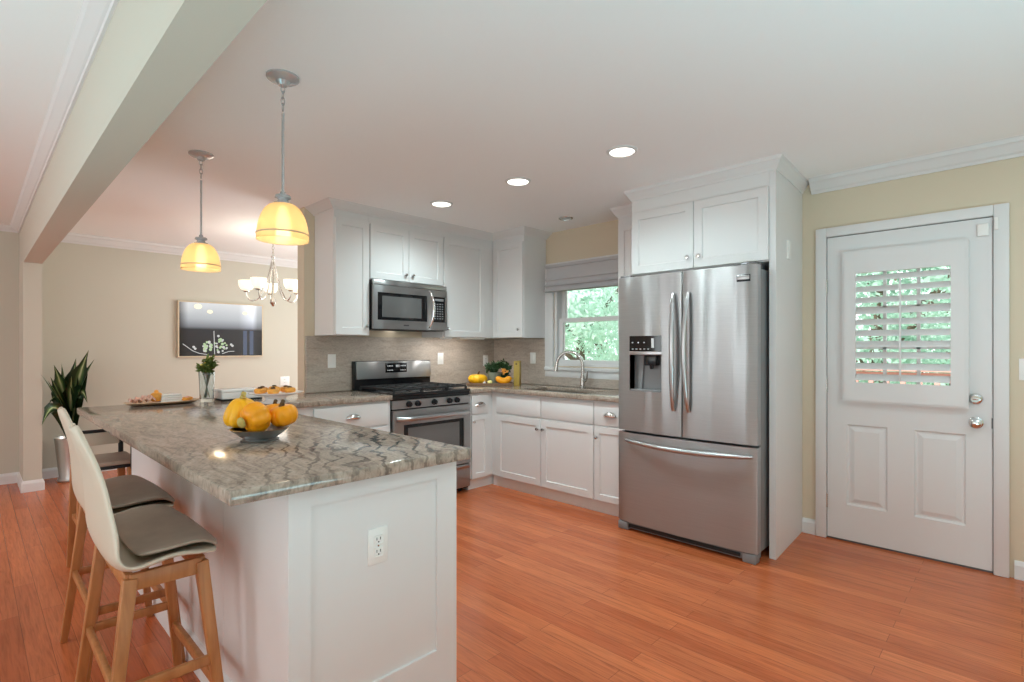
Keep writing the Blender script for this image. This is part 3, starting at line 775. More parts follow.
def bowed(x0_, x1_, z0_, z1_, yf, yb, bow, nx=12, r=.012, hole=None):
    """door front, gently bowed outwards across the whole fridge width, rounded at its ends"""
    m = MB(); cx, hw = (RX0+RX1)/2, (RX1-RX0)/2
    fr = lambda x: yf-bow*(1-((x-cx)/hw)**2)
    xs_ = [x0_+(x1_-x0_)*i/nx for i in range(nx+1)]
    if hole: xs_ = sorted({*[x for x in xs_ if min(abs(x-hole[0]), abs(x-hole[1])) > .012], hole[0], hole[1]})
    zs_ = sorted({z0_, z1_, *([hole[2], hole[3]] if hole else [])})
    V = {}
    def v(i, j, k):
        if (i, j, k) not in V:
            x = xs_[i]; y = fr(x) if k == 0 else yb
            if k == 0 and i in (0, len(xs_)-1): y += r*.6
            V[(i, j, k)] = m.bm.verts.new((x, y, zs_[j]))
        return V[(i, j, k)]
    ins = lambda i, j: 0 <= i < len(xs_)-1 and 0 <= j < len(zs_)-1 and not (hole and hole[0]-.001 <= xs_[i] and xs_[i+1] <= hole[1]+.001 and hole[2]-.001 <= zs_[j] and zs_[j+1] <= hole[3]+.001)
    for i in range(len(xs_)-1):
        for j in range(len(zs_)-1):
            if not ins(i, j): continue
            for k in (0, 1): m.bm.faces.new((v(i, j, k), v(i+1, j, k), v(i+1, j+1, k), v(i, j+1, k)))
            for di, dj, a, b_ in ((-1, 0, (i, j), (i, j+1)), (1, 0, (i+1, j), (i+1, j+1)), (0, -1, (i, j), (i+1, j)), (0, 1, (i, j+1), (i+1, j+1))):
                if not ins(i+di, j+dj): m.bm.faces.new((v(*a, 0), v(*b_, 0), v(*b_, 1), v(*a, 1)))
    return m, fr


gx = -1.583
HOLE = (-1.975, -1.727, .985, 1.368)
m, fr = bowed(RX0, gx-.004, .706, 1.782, 3.232, RB-.006, .022, hole=HOLE)
ld = part(m.build('door', 'steel', f, angle=30), 'refrigerator door with the ice and water dispenser')
m, fr = bowed(gx+.004, RX1, .706, 1.782, 3.232, RB-.006, .022)
rd = m.build('door', 'steel', f, angle=30)
m, fr = bowed(RX0, RX1, .062, .690, 3.232, RB-.006, .022, 20)
fd = m.build('freezer_drawer', 'steel', f, angle=30)
for xc, par, sg in ((gx-.042, ld, -1), (gx+.042, rd, 1)):
    pts = []
    for i in range(17):
        t = i/16; z = .875+(1.640-.875)*t; bow = math.sin(PI*t)
        pts.append((xc+sg*(.010-.012*bow), fr(xc)-.012-.046*bow**.6, z))
    MB().tube(pts, [.012+.006*math.sin(PI*i/16) for i in range(17)], 12, flat=(1, .75)).build('handle', 'steel_plain', par)
pts = []
for i in range(21):
    t = i/20; x = -2.0+.855*t; pts.append((x, fr(x)-.010-.040*math.sin(PI*t)**.55, .637-.012*math.sin(PI*t)))
MB().tube(pts, [.011+.006*math.sin(PI*i/20) for i in range(21)], 12).build('handle', 'steel_plain', fd)
# dispenser
hx0, hx1, hz0, hz1 = HOLE; yf = fr((hx0+hx1)/2)+.006
dp = MB().box((hx0, yf-.003, 1.262), (hx1, RB-.02, hz1)).build('dispenser_panel', 'black_glass', ld, smooth=False)
MB().box((hx0, yf-.006, 1.236), (hx1, RB-.02, 1.262), .003).build('dispenser_trim', 'steel_plain', ld)
m = MB()
a, b_ = hx0, hx1
yb = RB-.012
for q in (((a, yf, hz0), (b_, yf, hz0), (b_, yb, hz0), (a, yb, hz0)), ((a, yf, 1.236), (b_, yf, 1.236), (b_, yb, 1.236), (a, yb, 1.236)), ((a, yf, hz0), (a, yb, hz0), (a, yb, 1.236), (a, yf, 1.236)), ((b_, yf, hz0), (b_, yb, hz0), (b_, yb, 1.236), (b_, yf, 1.236)), ((a, yb, hz0), (b_, yb, hz0), (b_, yb, 1.236), (a, yb, 1.236))): m.face([Vector(p) for p in q])
m.build('dispenser_recess', 'recess_grey', ld, smooth=False)
MB().box((-1.865, yf+.004, 1.165), (-1.775, RB-.014, 1.236), .006).cyl((-1.82, yf+.03, 1.165), (-1.82, yf+.03, 1.14), .016, .012, 16).build('dispenser_nozzle', 'black', ld)
MB().bar((-1.905, RB-.02, 1.235), (-1.925, RB-.022, .99), .03, .012).build('dispenser_paddle', 'grey_plastic', ld)
MB().box((hx0+.004, yf-.002, hz0), (hx1-.004, RB-.016, hz0+.014), .002).build('drip_tray', 'grey_plastic', ld)
m = MB()
for k in range(3): m.box((-1.955+.045*k, yf-.0042, 1.318), (-1.945+.045*k, yf-.0028, 1.326))
for k in range(5): m.box((-1.955+.03*k, yf-.0042, 1.275), (-1.942+.03*k, yf-.0028, 1.280))
m.box((-1.805, yf-.0042, 1.285), (-1.785, yf-.0028, 1.35)); m.build('display_marks', 'display', ld, smooth=False)
t = MB().box((-1.238, fr(-1.2)-.003, 1.682), (-1.158, fr(-1.2)+.006, 1.724), .002).build('badge_plate', 'black', rd)
MB().box((-1.234, fr(-1.2)-.005, 1.694), (-1.162, fr(-1.2), 1.720), .002).build('badge_face', 'steel_plain', t)
m = MB().box((RX0+.015, 3.245, .012), (RX1-.015, RB+.05, .055), .006); m.build('base_grille', 'grey_plastic', f)
MB().box((RX0+.08, 3.238, .022), (RX1-.10, 3.247, .046), .003).build('vent_slot', 'black_matte', f)
for x in (RX0+.04, RX1-.045):
    MB().box((x-.04, 3.228, 0), (x+.04, 3.30, .058), .008).build('foot', 'grey_plastic', f)
for x in (RX0+.045, RX1-.06): MB().box((x-.04, 3.25, 1.765), (x+.05, 3.40, 1.80), .006).build('hinge_cover', 'steel_dark', f)

# ------------------------------------------------------------------ gas range
g = thing('gas_range', 'stainless gas range with black cooktop below the microwave', 'stove', (-3.89, 2.75, 0))
GY0, GY1, GX = 2.318, 3.130, -3.585
MB().box((CA+.025, GY0, .03), (GX, GY1, .90), .003).build('body', 'black', g)
for y in (GY0+.05, GY1-.05):
    for x in (-4.1, GX-.06): MB().cyl((x, y, 0), (x, y, .035), .016, n=14).build('foot', 'black_matte', g)
MB().box((CA+.05, GY0, .898), (GX+.028, GY1, .922), .005).build('cooktop', 'black', g)
cp = MB().bar((GX+.008, (GY0+GY1)/2, .865), (GX+.008, (GY0+GY1)/2, .797), GY1-GY0, .04, GY1-GY0, .03, up=(1, 0, 0)).build('control_panel', 'steel', g)
for y in (2.470, 2.556, 2.725, 2.888, 2.972):
    kb = MB().cyl((GX+.024, y, .833), (GX+.034, y, .832), .025, .025, 20).cyl((GX+.034, y, .832), (GX+.056, y, .830), .021, .018, 20).build('knob', 'black', cp)
    MB().box((GX+.052, y-.004, .812), (GX+.062, y+.004, .850), .002).build('grip', 'black', kb)
MB().box((GX-.004, GY0+.003, .872), (GX+.022, GY1-.003, .899), .002).build('burner_box_band', 'black', g)
od = MB().wall_hole(GY0+.004, GY1-.004, .262, .786, [(2.420, 3.050, .36, .668)], GX+.001, GX+.034, 'yzx').build('oven_door', 'steel', g, smooth=False)
MB().box((GX+.001, 2.420, .36), (GX+.024, 3.050, .668)).build('door_window_surround', 'black_glass', od, smooth=False)
MB().box((GX+.022, 2.465, .40), (GX+.027, 3.005, .640), .001, 1).build('door_window', 'oven_glass', od, smooth=False)
yc = [GY0+.035+(GY1-GY0-.07)*i/16 for i in range(17)]
MB().tube([(GX+.034+.048*min(1, math.sin(PI*min(max(i/16, .0), 1))*3.2), y, .718) for i, y in enumerate(yc)], .020, 14).build('handle', 'steel_plain', od)
dr = MB().box((GX+.001, GY0+.004, .05), (GX+.032, GY1-.004, .252), .004).build('storage_drawer', 'steel', g)
MB().bar((GX+.036, (GY0+GY1)/2, .238), (GX+.036, (GY0+GY1)/2, .215), GY1-GY0-.03, .02, GY1-GY0-.03, .008, up=(1, 0, 0)).build('handle', 'steel_plain', dr)
bg = MB().box((CA+.022, GY0, .915), (CA+.075, GY1, 1.170), .006).build('backguard', 'black', g)
MB().bar((CA+.082, (GY0+GY1)/2, 1.165), (CA+.088, (GY0+GY1)/2, 1.012), GY1-GY0-.02, .014, GY1-GY0-.02, .022, up=(1, 0, 0), bev=.003).build('control_fascia', 'steel', bg)
ds = MB().box((CA+.085, 2.612, 1.062), (CA+.097, 2.842, 1.148), .002).build('display_panel', 'black_glass', bg)
m = MB()
for k in range(4): m.box((CA+.0965, 2.632+.016*k, 1.118), (CA+.098, 2.642+.016*k, 1.128)); m.box((CA+.0965, 2.632+.016*k, 1.080), (CA+.098, 2.642+.016*k, 1.088))
for k in range(3): m.box((CA+.0965, 2.722+.014*k, 1.112), (CA+.098, 2.731+.014*k, 1.134))
for k in range(4): m.box((CA+.0965, 2.772+.016*k, 1.118), (CA+.098, 2.782+.016*k, 1.128)); m.box((CA+.0965, 2.772+.016*k, 1.080), (CA+.098, 2.782+.016*k, 1.088))
m.build('display_marks', 'display', bg, smooth=False)
for k, (ya, yb2) in enumerate(((GY0+.03, 2.615), (2.625, 2.878), (2.888, GY1-.03))):
    m = MB(); xa2, xb2 = -4.10, GX+.0
    zt = .958
    for y in (ya, yb2): m.box((xa2, y-.006, .940), (xb2, y+.006, zt), .002, 1)
    for x in (xa2, (xa2+xb2)/2, xb2): m.box((x-.006, ya, .940), (x+.006, yb2, zt), .002, 1)
    ym = (ya+yb2)/2
    m.box((xa2, ym-.005, .944), (xb2, ym+.005, zt), .002, 1)
    for x in ((xa2*3+xb2)/4, (xa2+3*xb2)/4): m.box((x-.005, ya, .944), (x+.005, yb2, zt), .002, 1)
    for x in (xa2, xb2):
        for y in (ya, yb2): m.box((x-.008, y-.008, .920), (x+.008, y+.008, .945))
    m.build('grate', 'black_matte', g)
for x in (-3.99, -3.73):
    for y in (2.50, 3.0):
        MB().lathe([(0, .920), (.055, .920), (.055, .926), (.042, .930), (.042, .938), (.03, .940), (0, .940)], (x, y, 0), 20).build('burner', 'steel_dark', g)
MB().lathe([(0, .920), (.05, .920), (.05, .926), (.036, .93), (.036, .938), (0, .94)], (-3.86, 2.75, 0), 20).build('burner', 'steel_dark', g)

# ------------------------------------------------------------------ microwave
mw = thing('microwave', 'stainless over-the-range microwave with a curved vertical handle', 'microwave', (-4.02, 2.71, 1.44))
MX, MY0, MY1, MZ0, MZ1 = -3.845, 2.308, 3.076, 1.442, 1.856
MB().box((CA+.022, MY0, MZ0+.012), (MX, MY1, MZ1-.001), .003).build('body', 'black', mw)
MB().box((CA+.06, MY0+.01, MZ0), (MX-.01, MY1-.01, MZ0+.014)).build('underside_vent', 'black_matte', mw, smooth=False)
MB().box((MX, MY0, MZ1-.042), (MX+.020, MY1, MZ1-.001), .003).build('top_vent', 'steel', mw)
md = MB().wall_hole(MY0, 2.892, MZ0+.004, MZ1-.046, [(2.345, 2.850, 1.520, 1.750)], MX, MX+.026, 'yzx').build('door', 'steel', mw, smooth=False)
MB().box((MX, 2.345, 1.520), (MX+.020, 2.850, 1.750)).build('door_glass', 'black_glass', md, smooth=False)
MB().box((MX+.018, 2.392, 1.545), (MX+.023, 2.790, 1.722), .001, 1).build('door_window', 'oven_glass', md, smooth=False)
MB().box((MX+.025, 2.60, 1.474), (MX+.0275, 2.655, 1.486), .001, 1).build('badge', 'steel_dark', md)
MB().tube([(MX+.022+.055*math.sin(PI*i/14)**.6, 2.874+.012*math.sin(PI*i/14), 1.472+.325*i/14) for i in range(15)], [.010+.003*math.sin(PI*i/14) for i in range(15)], 12).build('handle', 'chrome', md)
mc = MB().wall_hole(2.895, MY1, MZ0+.004, MZ1-.046, [(2.918, 3.052, 1.520, 1.750)], MX, MX+.026, 'yzx').build('control_panel', 'steel', mw, smooth=False)
MB().box((MX, 2.918, 1.520), (MX+.022, 3.052, 1.750)).build('keypad', 'black_glass', mc, smooth=False)
m = MB()
for i in range(4):
    for j in range(7): m.box((MX+.0215, 2.932+.028*i, 1.548+.022*j), (MX+.0228, 2.949+.028*i, 1.558+.022*j))
m.box((MX+.0215, 2.935, 1.712), (MX+.0228, 3.037, 1.734)); m.build('key_marks', 'grey_plastic', mc, smooth=False)

light('cooktop_fill_light', 'AREA', (CA+.20, 2.715, MZ0-.006), .7, .10, size_y=.5, target=(CA+.12, 2.715, .9), color=(1, .97, .92))  # added fill to lift the dark backsplash; no lamp is built here

# ------------------------------------------------------------------ sink and faucet
s_ = thing('sink', 'stainless undermount sink set in the granite counter under the window', 'sink', (-2.925, 3.675, .70))
m = MB()
sx0, sx1, sy0, sy1 = -3.30, -2.55, 3.465, 3.885


def rr(x0_, x1_, y0_, y1_, r_, z):
    out = []
    for cx_, cy_, a0 in ((x1_-r_, y1_-r_, 0), (x0_+r_, y1_-r_, 90), (x0_+r_, y0_+r_, 180), (x1_-r_, y0_+r_, 270)):
        for k in range(6): a = math.radians(a0+18*k); out.append(Vector((cx_+r_*math.cos(a), cy_+r_*math.sin(a), z)))
    return out


m.rings([rr(sx0-.012, sx1+.012, sy0-.012, sy1+.012, .05, .8745), rr(sx0, sx1, sy0, sy1, .05, .8745), rr(sx0+.006, sx1-.006, sy0+.006, sy1-.006, .05, .72), rr(sx0+.03, sx1-.03, sy0+.03, sy1-.03, .05, .70)], cap0=False)
o = m.build('basin', 'steel_plain', s_); o.modifiers.new('thick', 'SOLIDIFY').thickness = .0015
MB().lathe([(0, .7005), (.042, .7005), (.045, .704), (.03, .703), (0, .702)], (-2.925, 3.70, 0), 20).build('drain', 'chrome', s_)
fx, fyy = -2.915, 3.945
t = thing('faucet', 'brushed gooseneck pull-down faucet behind the sink', 'faucet', (fx, fyy, .915))
MB().lathe([(0, .9155), (.030, .9155), (.030, .925), (.022, .933), (.022, 1.02), (.018, 1.03), (0, 1.03)], (fx, fyy, 0), 22).build('base', 'nickel', t)
du, dv = -.60, -.80   # the spout swings over the bowl and a little aside
du, dv = Vector((-.93, -.37)).normalized()
pts = [(fx, fyy, 1.02), (fx, fyy, 1.10)]
for i in range(15):
    a = PI*i/14*.93; rad = .125; q = rad-rad*math.cos(a); pts.append((fx+du*q, fyy+dv*q, 1.125+rad*math.sin(a)))
e_ = pts[-1]
MB().tube(pts, .0145, 14).build('spout', 'nickel', t)
MB().cyl(e_, (e_[0]+du*.012, e_[1]+dv*.012, e_[2]-.085), .015, .019, 18).build('spray_head', 'nickel', t)
MB().cyl((fx, fyy, .985), (fx+.045, fyy-.02, .985), .014, .014, 16).tube([(fx+.04, fyy-.02, .985), (fx+.062, fyy-.025, 1.0), (fx+.072, fyy-.028, 1.045), (fx+.076, fyy-.03, 1.075)], [.011, .009, .007, .006], 10).build('lever', 'nickel', t)

# ------------------------------------------------------------------ ceiling lights


def pendant(x, y, zt, label):
    p = thing('pendant_light', label, 'pendant lamp', (x, y, zt-.165), 'amber glass pendants over the peninsula')
    MB().lathe([(0, CE), (.066, CE), (.066, CE-.008), (.050, CE-.018), (.030, CE-.022), (.018, CE-.038), (0, CE-.038)], (x, y, 0), 32).build('canopy', 'canopy', p)
    m = MB(); zc = CE-.038
    for k in range(4):
        z = zc-.014-.026*k; L = []
        for i in range(14):
            a = 2*PI*i/14; u = .008*math.cos(a); v_ = .018*math.sin(a); L.append((x+(u if k % 2 else 0), y+(0 if k % 2 else u), z+v_))
        m.tube(L, .0022, 6, closed=True)
    m.build('chain', 'canopy', p)
    MB().cyl((x, y, zc-.118), (x, y, zt+.045), .0055, n=12).build('rod', 'canopy', p)
    MB().lathe([(0, zt+.052), (.010, zt+.052), (.012, zt+.04), (.030, zt+.036), (.033, zt+.026), (.020, zt+.02), (.024, zt+.008), (.036, zt+.004), (.036, zt-.006), (0, zt-.006)], (x, y, 0), 28).build('socket_cap', 'canopy', p)
    R_, Hh = .104, .148; prof = []
    for i in range(13):
        t = i/12; prof.append((.034+(R_-.034)*math.sin(t*PI/2)**.9, zt-Hh*(1-math.cos(t*PI/2))**.92-.001))
    prof += [(R_+.001, zt-Hh-.008)]
    inner = [(r_-.004, z_) for r_, z_ in prof[::-1]]
    m = MB().lathe(prof+inner, (x, y, 0), 40, closed=True); sh_ = m.build('lamp_shade', 'amber', p)
    MB().lathe([(R_-.002, zt-Hh+.022), (R_+.0025, zt-Hh+.020), (R_+.0025, zt-Hh+.016), (R_-.002, zt-Hh+.014)], (x, y, 0), 40, closed=True).build('shade_band', 'gold', sh_)
    MB().lathe([(0, zt-.012), (.014, zt-.014), (.016, zt-.035), (.028, zt-.065), (.030, zt-.085), (.020, zt-.108), (0, zt-.115)], (x, y, 0), 20).build('bulb', 'bulb', p)
    light('pendant_bulb_light', 'POINT', (x, y, zt-.125), 1.1, .03, color=(1, .84, .60))


pendant(-2.265, .931, 1.897, 'amber dome pendant hanging lower over the near end of the counter, closer to the cabinets')
pendant(-3.512, .960, 1.905, 'amber dome pendant over the far end of the counter, toward the dining wall')

c = thing('chandelier', 'brushed five-arm chandelier with upturned white glass cups in the dining area', 'chandelier', (-5.32, 2.09, 1.70))
cx, cy = -5.32, 2.09
MB().lathe([(0, CE), (.062, CE), (.06, CE-.012), (.02, CE-.03), (0, CE-.03)], (cx, cy, 0), 24).build('canopy', 'nickel', c)
m = MB()
for k in range(7):
    z = CE-.045-.030*k; m.tube([(cx+(.009*math.cos(a) if k % 2 else 0), cy+(0 if k % 2 else .009*math.cos(a)), z+.02*math.sin(a)) for a in [2*PI*i/12 for i in range(12)]], .0028, 6, closed=True)
m.build('chain', 'nickel', c)
MB().lathe([(0, 2.215), (.012, 2.21), (.02, 2.19), (.012, 2.165), (.010, 1.80), (.022, 1.765), (.03, 1.735), (.018, 1.715), (.008, 1.70), (0, 1.695)], (cx, cy, 0), 20).build('stem', 'nickel', c)
for k in range(5):
    a = math.radians(72*k+20); ca, sa = math.cos(a), math.sin(a)
    pts = [(.012, 2.14), (.045, 2.0), (.085, 1.86), (.135, 1.765), (.20, 1.745), (.238, 1.79), (.244, 1.84)]
    P2 = []
    for i in range(len(pts)-1):
        for j in range(4):
            t = j/4; P2.append((pts[i][0]*(1-t)+pts[i+1][0]*t, pts[i][1]*(1-t)+pts[i+1][1]*t))
    P2.append(pts[-1])
    for _ in range(2): P2 = [P2[0]]+[((P2[i-1][0]+2*P2[i][0]+P2[i+1][0])/4, (P2[i-1][1]+2*P2[i][1]+P2[i+1][1])/4) for i in range(1, len(P2)-1)]+[P2[-1]]
    ar = MB().tube([(cx+r_*ca, cy+r_*sa, z) for r_, z in P2], .006, 8).build('arm', 'nickel', c)
    q = (cx+0.244*ca, cy+0.244*sa, 0)
    MB().lathe([(0, 1.832), (.026, 1.836), (.03, 1.846), (0, 1.85)], q, 16).build('cup_holder', 'nickel', ar)
    prof = [(.020, 1.85), (.050, 1.862), (.066, 1.89), (.071, 1.925), (.072, 1.948), (.068, 1.948), (.066, 1.925), (.060, 1.893), (.045, 1.868), (.018, 1.856)]
    MB().lathe(prof, q, 24, closed=True).build('glass_cup', 'frost', ar)
light('chandelier_light', 'POINT', (cx, cy, 2.03), 6.5, .25, color=(1, .93, .82))


def downlight(x, y, r_, lit, label, group=None):
    t = thing('recessed_downlight', label, 'ceiling light', (x, y, CE-.01), group)
    MB().lathe([(r_*.80, CE-.004), (r_*.84, CE-.010), (r_, CE-.006), (r_+.003, CE), (r_*.80, CE)], (x, y, 0), 36, closed=True).build('trim_ring', 'trim' if lit else 'nickel', t)
    MB().lathe([(0, CE-.007), (r_*.7, CE-.0065), (r_*.81, CE-.004), (r_*.81, CE-.001), (0, CE-.001)], (x, y, 0), 36).build('lens', 'can' if lit else 'can_off', t)
    if lit: light('downlight_beam', 'SPOT', (x, y, CE-.02), 44, .08, target=(x, y, 0), color=(.80, .98, 1), spot=math.radians(160))


downlight(-1.685, 2.665, .088, True, 'lit recessed ceiling downlight in front of the refrigerator')
downlight(-2.503, 2.641, .088, True, 'lit recessed ceiling downlight in front of the sink, middle of the lit three')
downlight(-3.330, 2.625, .088, True, 'lit recessed ceiling downlight in front of the microwave')
downlight(-2.912, 3.690, .062, False, 'small unlit ringed downlight in the ceiling above the sink window')

# ------------------------------------------------------------------ counter stools


def make_stool():
    """built around its own origin on the floor: +y faces the counter"""
    st = thing('counter_stool', 'counter stool', 'stool', (0, 0, 0), 'cream shell stools along the peninsula')
    A = -.405   # y shift: local y = world y - .405
    # legs
    L = {}
    for sx in (-1, 1):
        for sy, yt, yb_ in ((-1, .315, .245), (1, .500, .560)):
            top = (sx*.225, yt+A, .610); bot = (sx*.275, yb_+A, 0); L[(sx, sy)] = (Vector(top), Vector(bot))
            MB().bar(bot, top, .026, .026, .036, .036, up=(0, 1, 0), bev=.004).build('leg', 'stool_wood', st)
    def at(k, z): a, b = L[k]; t = (a.z-z)/(a.z-b.z); return a+(b-a)*t
    MB().bar(at((-1, 1), .22), at((1, 1), .22), .020, .034, bev=.004).build('footrest', 'stool_wood', st)
    for sx in (-1, 1): MB().bar(at((sx, -1), .30), at((sx, 1), .30), .018, .030, bev=.004).build('stretcher', 'stool_wood', st)
    MB().bar(at((-1, -1), .30), at((1, -1), .30), .018, .030, bev=.004).build('stretcher', 'stool_wood', st)
    m = MB()
    for k0, k1 in (((-1, 1), (1, 1)), ((-1, -1), (1, -1)), ((-1, -1), (-1, 1)), ((1, -1), (1, 1))): m.bar(at(k0, .598), at(k1, .598), .022, .050, bev=.003)
    m.build('seat_frame', 'stool_wood', st)
    # moulded shell: profile runs from the front lip, along the seat, up the back
    prof = [(.560, .640, .250), (.545, .652, .272), (.48, .650, .288), (.42, .641, .292), (.36, .630, .292), (.310, .618, .290), (.280, .645, .284), (.270, .72, .268), (.268, .80, .240), (.262, .86, .210), (.250, .92, .180), (.235, .97, .150), (.222, 1.01, .115), (.216, 1.032, .075), (.214, 1.040, .030)]
    m = MB(); nu = 16; rows = []
    for i, (y, z, hw) in enumerate(prof):
        t = i/(len(prof)-1); row = []
        for j in range(nu+1):
            u = j/nu*2-1; lift = .040*abs(u)**3*(1 if 2 < i < 8 else .35 if i <= 2 else .2)
            back = max(0, min(1, (z-.66)/.15))
            row.append(m.bm.verts.new((u*hw, y+A+lift*back*1.3+ (0 if back else 0)-(.018*abs(u)**4 if i < 2 else 0), z+lift*(1-back)*(1 if i > 1 else 0))))
        rows.append(row)
    for r0, r1 in zip(rows, rows[1:]):
        for j in range(nu): m.bm.faces.new((r0[j], r0[j+1], r1[j+1], r1[j]))
    o = m.build('seat_shell', 'shell', st, angle=60)
    md_ = o.modifiers.new('thick', 'SOLIDIFY'); md_.thickness = .014; md_.offset = -1
    sb = o.modifiers.new('soft', 'SUBSURF'); sb.levels = 1; sb.render_levels = 2
    # seat pad
    m = MB(); rows = []
    for k, (y, z, hw) in enumerate([(.556, .646, .225), (.550, .656, .250), (.50, .662, .272), (.44, .660, .274), (.38, .654, .268), (.335, .650, .250)]):
        rows.append([m.bm.verts.new(((j/12*2-1)*hw, y+A-(.012*abs(j/12*2-1)**4 if k < 2 else 0), z+.030*abs(j/12*2-1)**3*(k > 1))) for j in range(13)])
    for r0, r1 in zip(rows, rows[1:]):
        for j in range(12): m.bm.faces.new((r0[j], r0[j+1], r1[j+1], r1[j]))
    o = m.build('seat_pad', 'pad', st, angle=60)
    md_ = o.modifiers.new('thick', 'SOLIDIFY'); md_.thickness = .014; md_.offset = 0
    sb = o.modifiers.new('soft', 'SUBSURF'); sb.levels = 1; sb.render_levels = 2
    return st


st = make_stool(); st.location = (-2.092, .415, 0)
st['label'] = 'cream shell stool with oak legs at the outer end of the peninsula, whole in view'
s2 = copy_tree(st); s2.location = (-2.725, .445, 0)
s2['label'] = 'second cream shell counter stool along the peninsula, mostly hidden behind the first'
t = thing('low_back_stool', 'low-backed grey-seat stool tucked under the dining end of the counter', 'stool', (-3.85, .54, 0))
for sx in (-1, 1):
    for sy in (-1, 1): MB().bar((-3.85+sx*.17, .54+sy*.13, 0), (-3.85+sx*.15, .54+sy*.11, .60), .030, .030, .038, .038, up=(0, 1, 0), bev=.004).build('leg', 'stool_wood', t)
MB().box((-4.00, .41, .60), (-3.68, .68, .618), .006).build('seat_rim', 'black_matte', t)
MB().box((-4.00, .41, .618), (-3.68, .68, .645), .010).build('seat', 'pad', t)
for sy in (-1, 1): MB().box((-4.01, .54+sy*.11-.012, .60), (-3.988, .54+sy*.11+.012, .80), .003).build('backrest_post', 'black_matte', t)
MB().box((-4.01, .42, .70), (-3.988, .66, .775), .004).build('backrest', 'shell', t)
MB().box((-4.014, .415, .775), (-3.984, .665, .792), .004).build('top_rail', 'black_matte', t)
for y in (.425, .655): MB().bar((-3.99, y, .3), (-3.71, y, .3), .018, .028).build('stretcher', 'stool_wood', t)
t = thing('counter_bracket', 'black metal support bracket under the counter overhang, where the peninsula panels stop', 'bracket', (-3.62, .6, .6))
MB().box((-3.635, .50, .862), (-3.605, .66, .874), .002).box((-3.635, .635, .60), (-3.605, .648, .874), .002).build('bracket_arm', 'black_matte', t)

# ------------------------------------------------------------------ TV on the dining wall
t = thing('television', 'framed flat TV on the dining wall with a reflected room and flowers painted on its screen', 'tv', (CD+.03, 2.11, 1.19))
TY0, TY1, TZ0, TZ1 = 1.655, 2.560, 1.195, 1.815; TX = CD+.035
MB().wall_hole(TY0-.014, TY1+.014, TZ0-.014, TZ1+.014, [(TY0, TY1, TZ0, TZ1)], CD, TX+.004, 'yzx').build('frame', 'gold', t, smooth=False)


def screen_mat():  # reflection of the room painted into the screen as emission
    m, nt, b = new_mat('tv_painted_reflection')
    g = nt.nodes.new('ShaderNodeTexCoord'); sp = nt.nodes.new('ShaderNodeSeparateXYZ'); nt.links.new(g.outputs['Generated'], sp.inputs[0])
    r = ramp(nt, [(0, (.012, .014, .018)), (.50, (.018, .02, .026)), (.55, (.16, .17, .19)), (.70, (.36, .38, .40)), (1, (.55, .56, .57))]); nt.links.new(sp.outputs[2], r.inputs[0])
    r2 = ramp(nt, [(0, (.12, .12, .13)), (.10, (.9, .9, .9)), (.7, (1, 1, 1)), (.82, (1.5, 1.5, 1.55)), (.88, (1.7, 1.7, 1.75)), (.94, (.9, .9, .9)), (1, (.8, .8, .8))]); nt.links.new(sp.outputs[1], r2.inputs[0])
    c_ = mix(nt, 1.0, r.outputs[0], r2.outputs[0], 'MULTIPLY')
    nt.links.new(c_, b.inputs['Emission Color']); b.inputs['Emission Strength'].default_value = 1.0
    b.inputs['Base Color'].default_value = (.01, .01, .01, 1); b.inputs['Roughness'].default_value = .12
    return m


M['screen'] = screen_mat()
M['refl_white'] = mat('reflection_white', (.02, .02, .02), .3, emit=(.60, .60, .58), estr=.7); M['refl_green'] = mat('reflection_green', (.02, .02, .02), .3, emit=(.34, .46, .26), estr=.9)
M['refl_blue'] = mat('reflection_blue_grey', (.02, .02, .02), .3, emit=(.05, .07, .12), estr=.9); M['refl_warm'] = mat('reflection_warm', (.02, .02, .02), .3, emit=(1, .85, .55), estr=1.0)
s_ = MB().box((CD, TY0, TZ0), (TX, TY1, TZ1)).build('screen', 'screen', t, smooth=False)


def disc(m, y, z, r_, x, ry=1.0):
    m.face([Vector((x, y+r_*ry*math.cos(2*PI*k/12), z+r_*math.sin(2*PI*k/12))) for k in range(12)])


rnd = random.Random(3); mg, mw_ = MB(), MB()  # emissive shapes painting the reflected flowers, stems and ceiling lights
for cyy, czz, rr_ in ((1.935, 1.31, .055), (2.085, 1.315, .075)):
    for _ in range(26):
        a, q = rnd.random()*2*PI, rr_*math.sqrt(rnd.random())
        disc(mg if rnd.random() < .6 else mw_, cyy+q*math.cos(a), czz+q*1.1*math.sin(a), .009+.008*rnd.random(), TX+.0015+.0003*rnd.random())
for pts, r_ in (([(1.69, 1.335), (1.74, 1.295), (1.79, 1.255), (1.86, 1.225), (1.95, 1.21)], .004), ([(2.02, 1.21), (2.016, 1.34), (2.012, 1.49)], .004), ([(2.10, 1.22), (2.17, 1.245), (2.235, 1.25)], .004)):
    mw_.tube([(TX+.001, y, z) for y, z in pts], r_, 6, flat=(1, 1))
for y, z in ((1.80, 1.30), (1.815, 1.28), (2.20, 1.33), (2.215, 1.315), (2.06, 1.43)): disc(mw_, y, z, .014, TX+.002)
mg.build('reflection_foliage', 'refl_green', s_, smooth=False, recalc=False); mw_.build('reflection_flowers', 'refl_white', s_, smooth=False)
for y, z, r_ in ((1.845, 1.77, .030), (1.97, 1.715, .022), (2.36, 1.715, .022)): m = MB(); disc(m, y, z, r_, TX+.0012, 1.4); m.build('reflection_of_light', 'refl_warm', s_, smooth=False)
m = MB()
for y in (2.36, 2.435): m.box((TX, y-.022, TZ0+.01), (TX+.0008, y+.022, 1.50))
m.build('reflection_columns', 'refl_blue', s_, smooth=False)

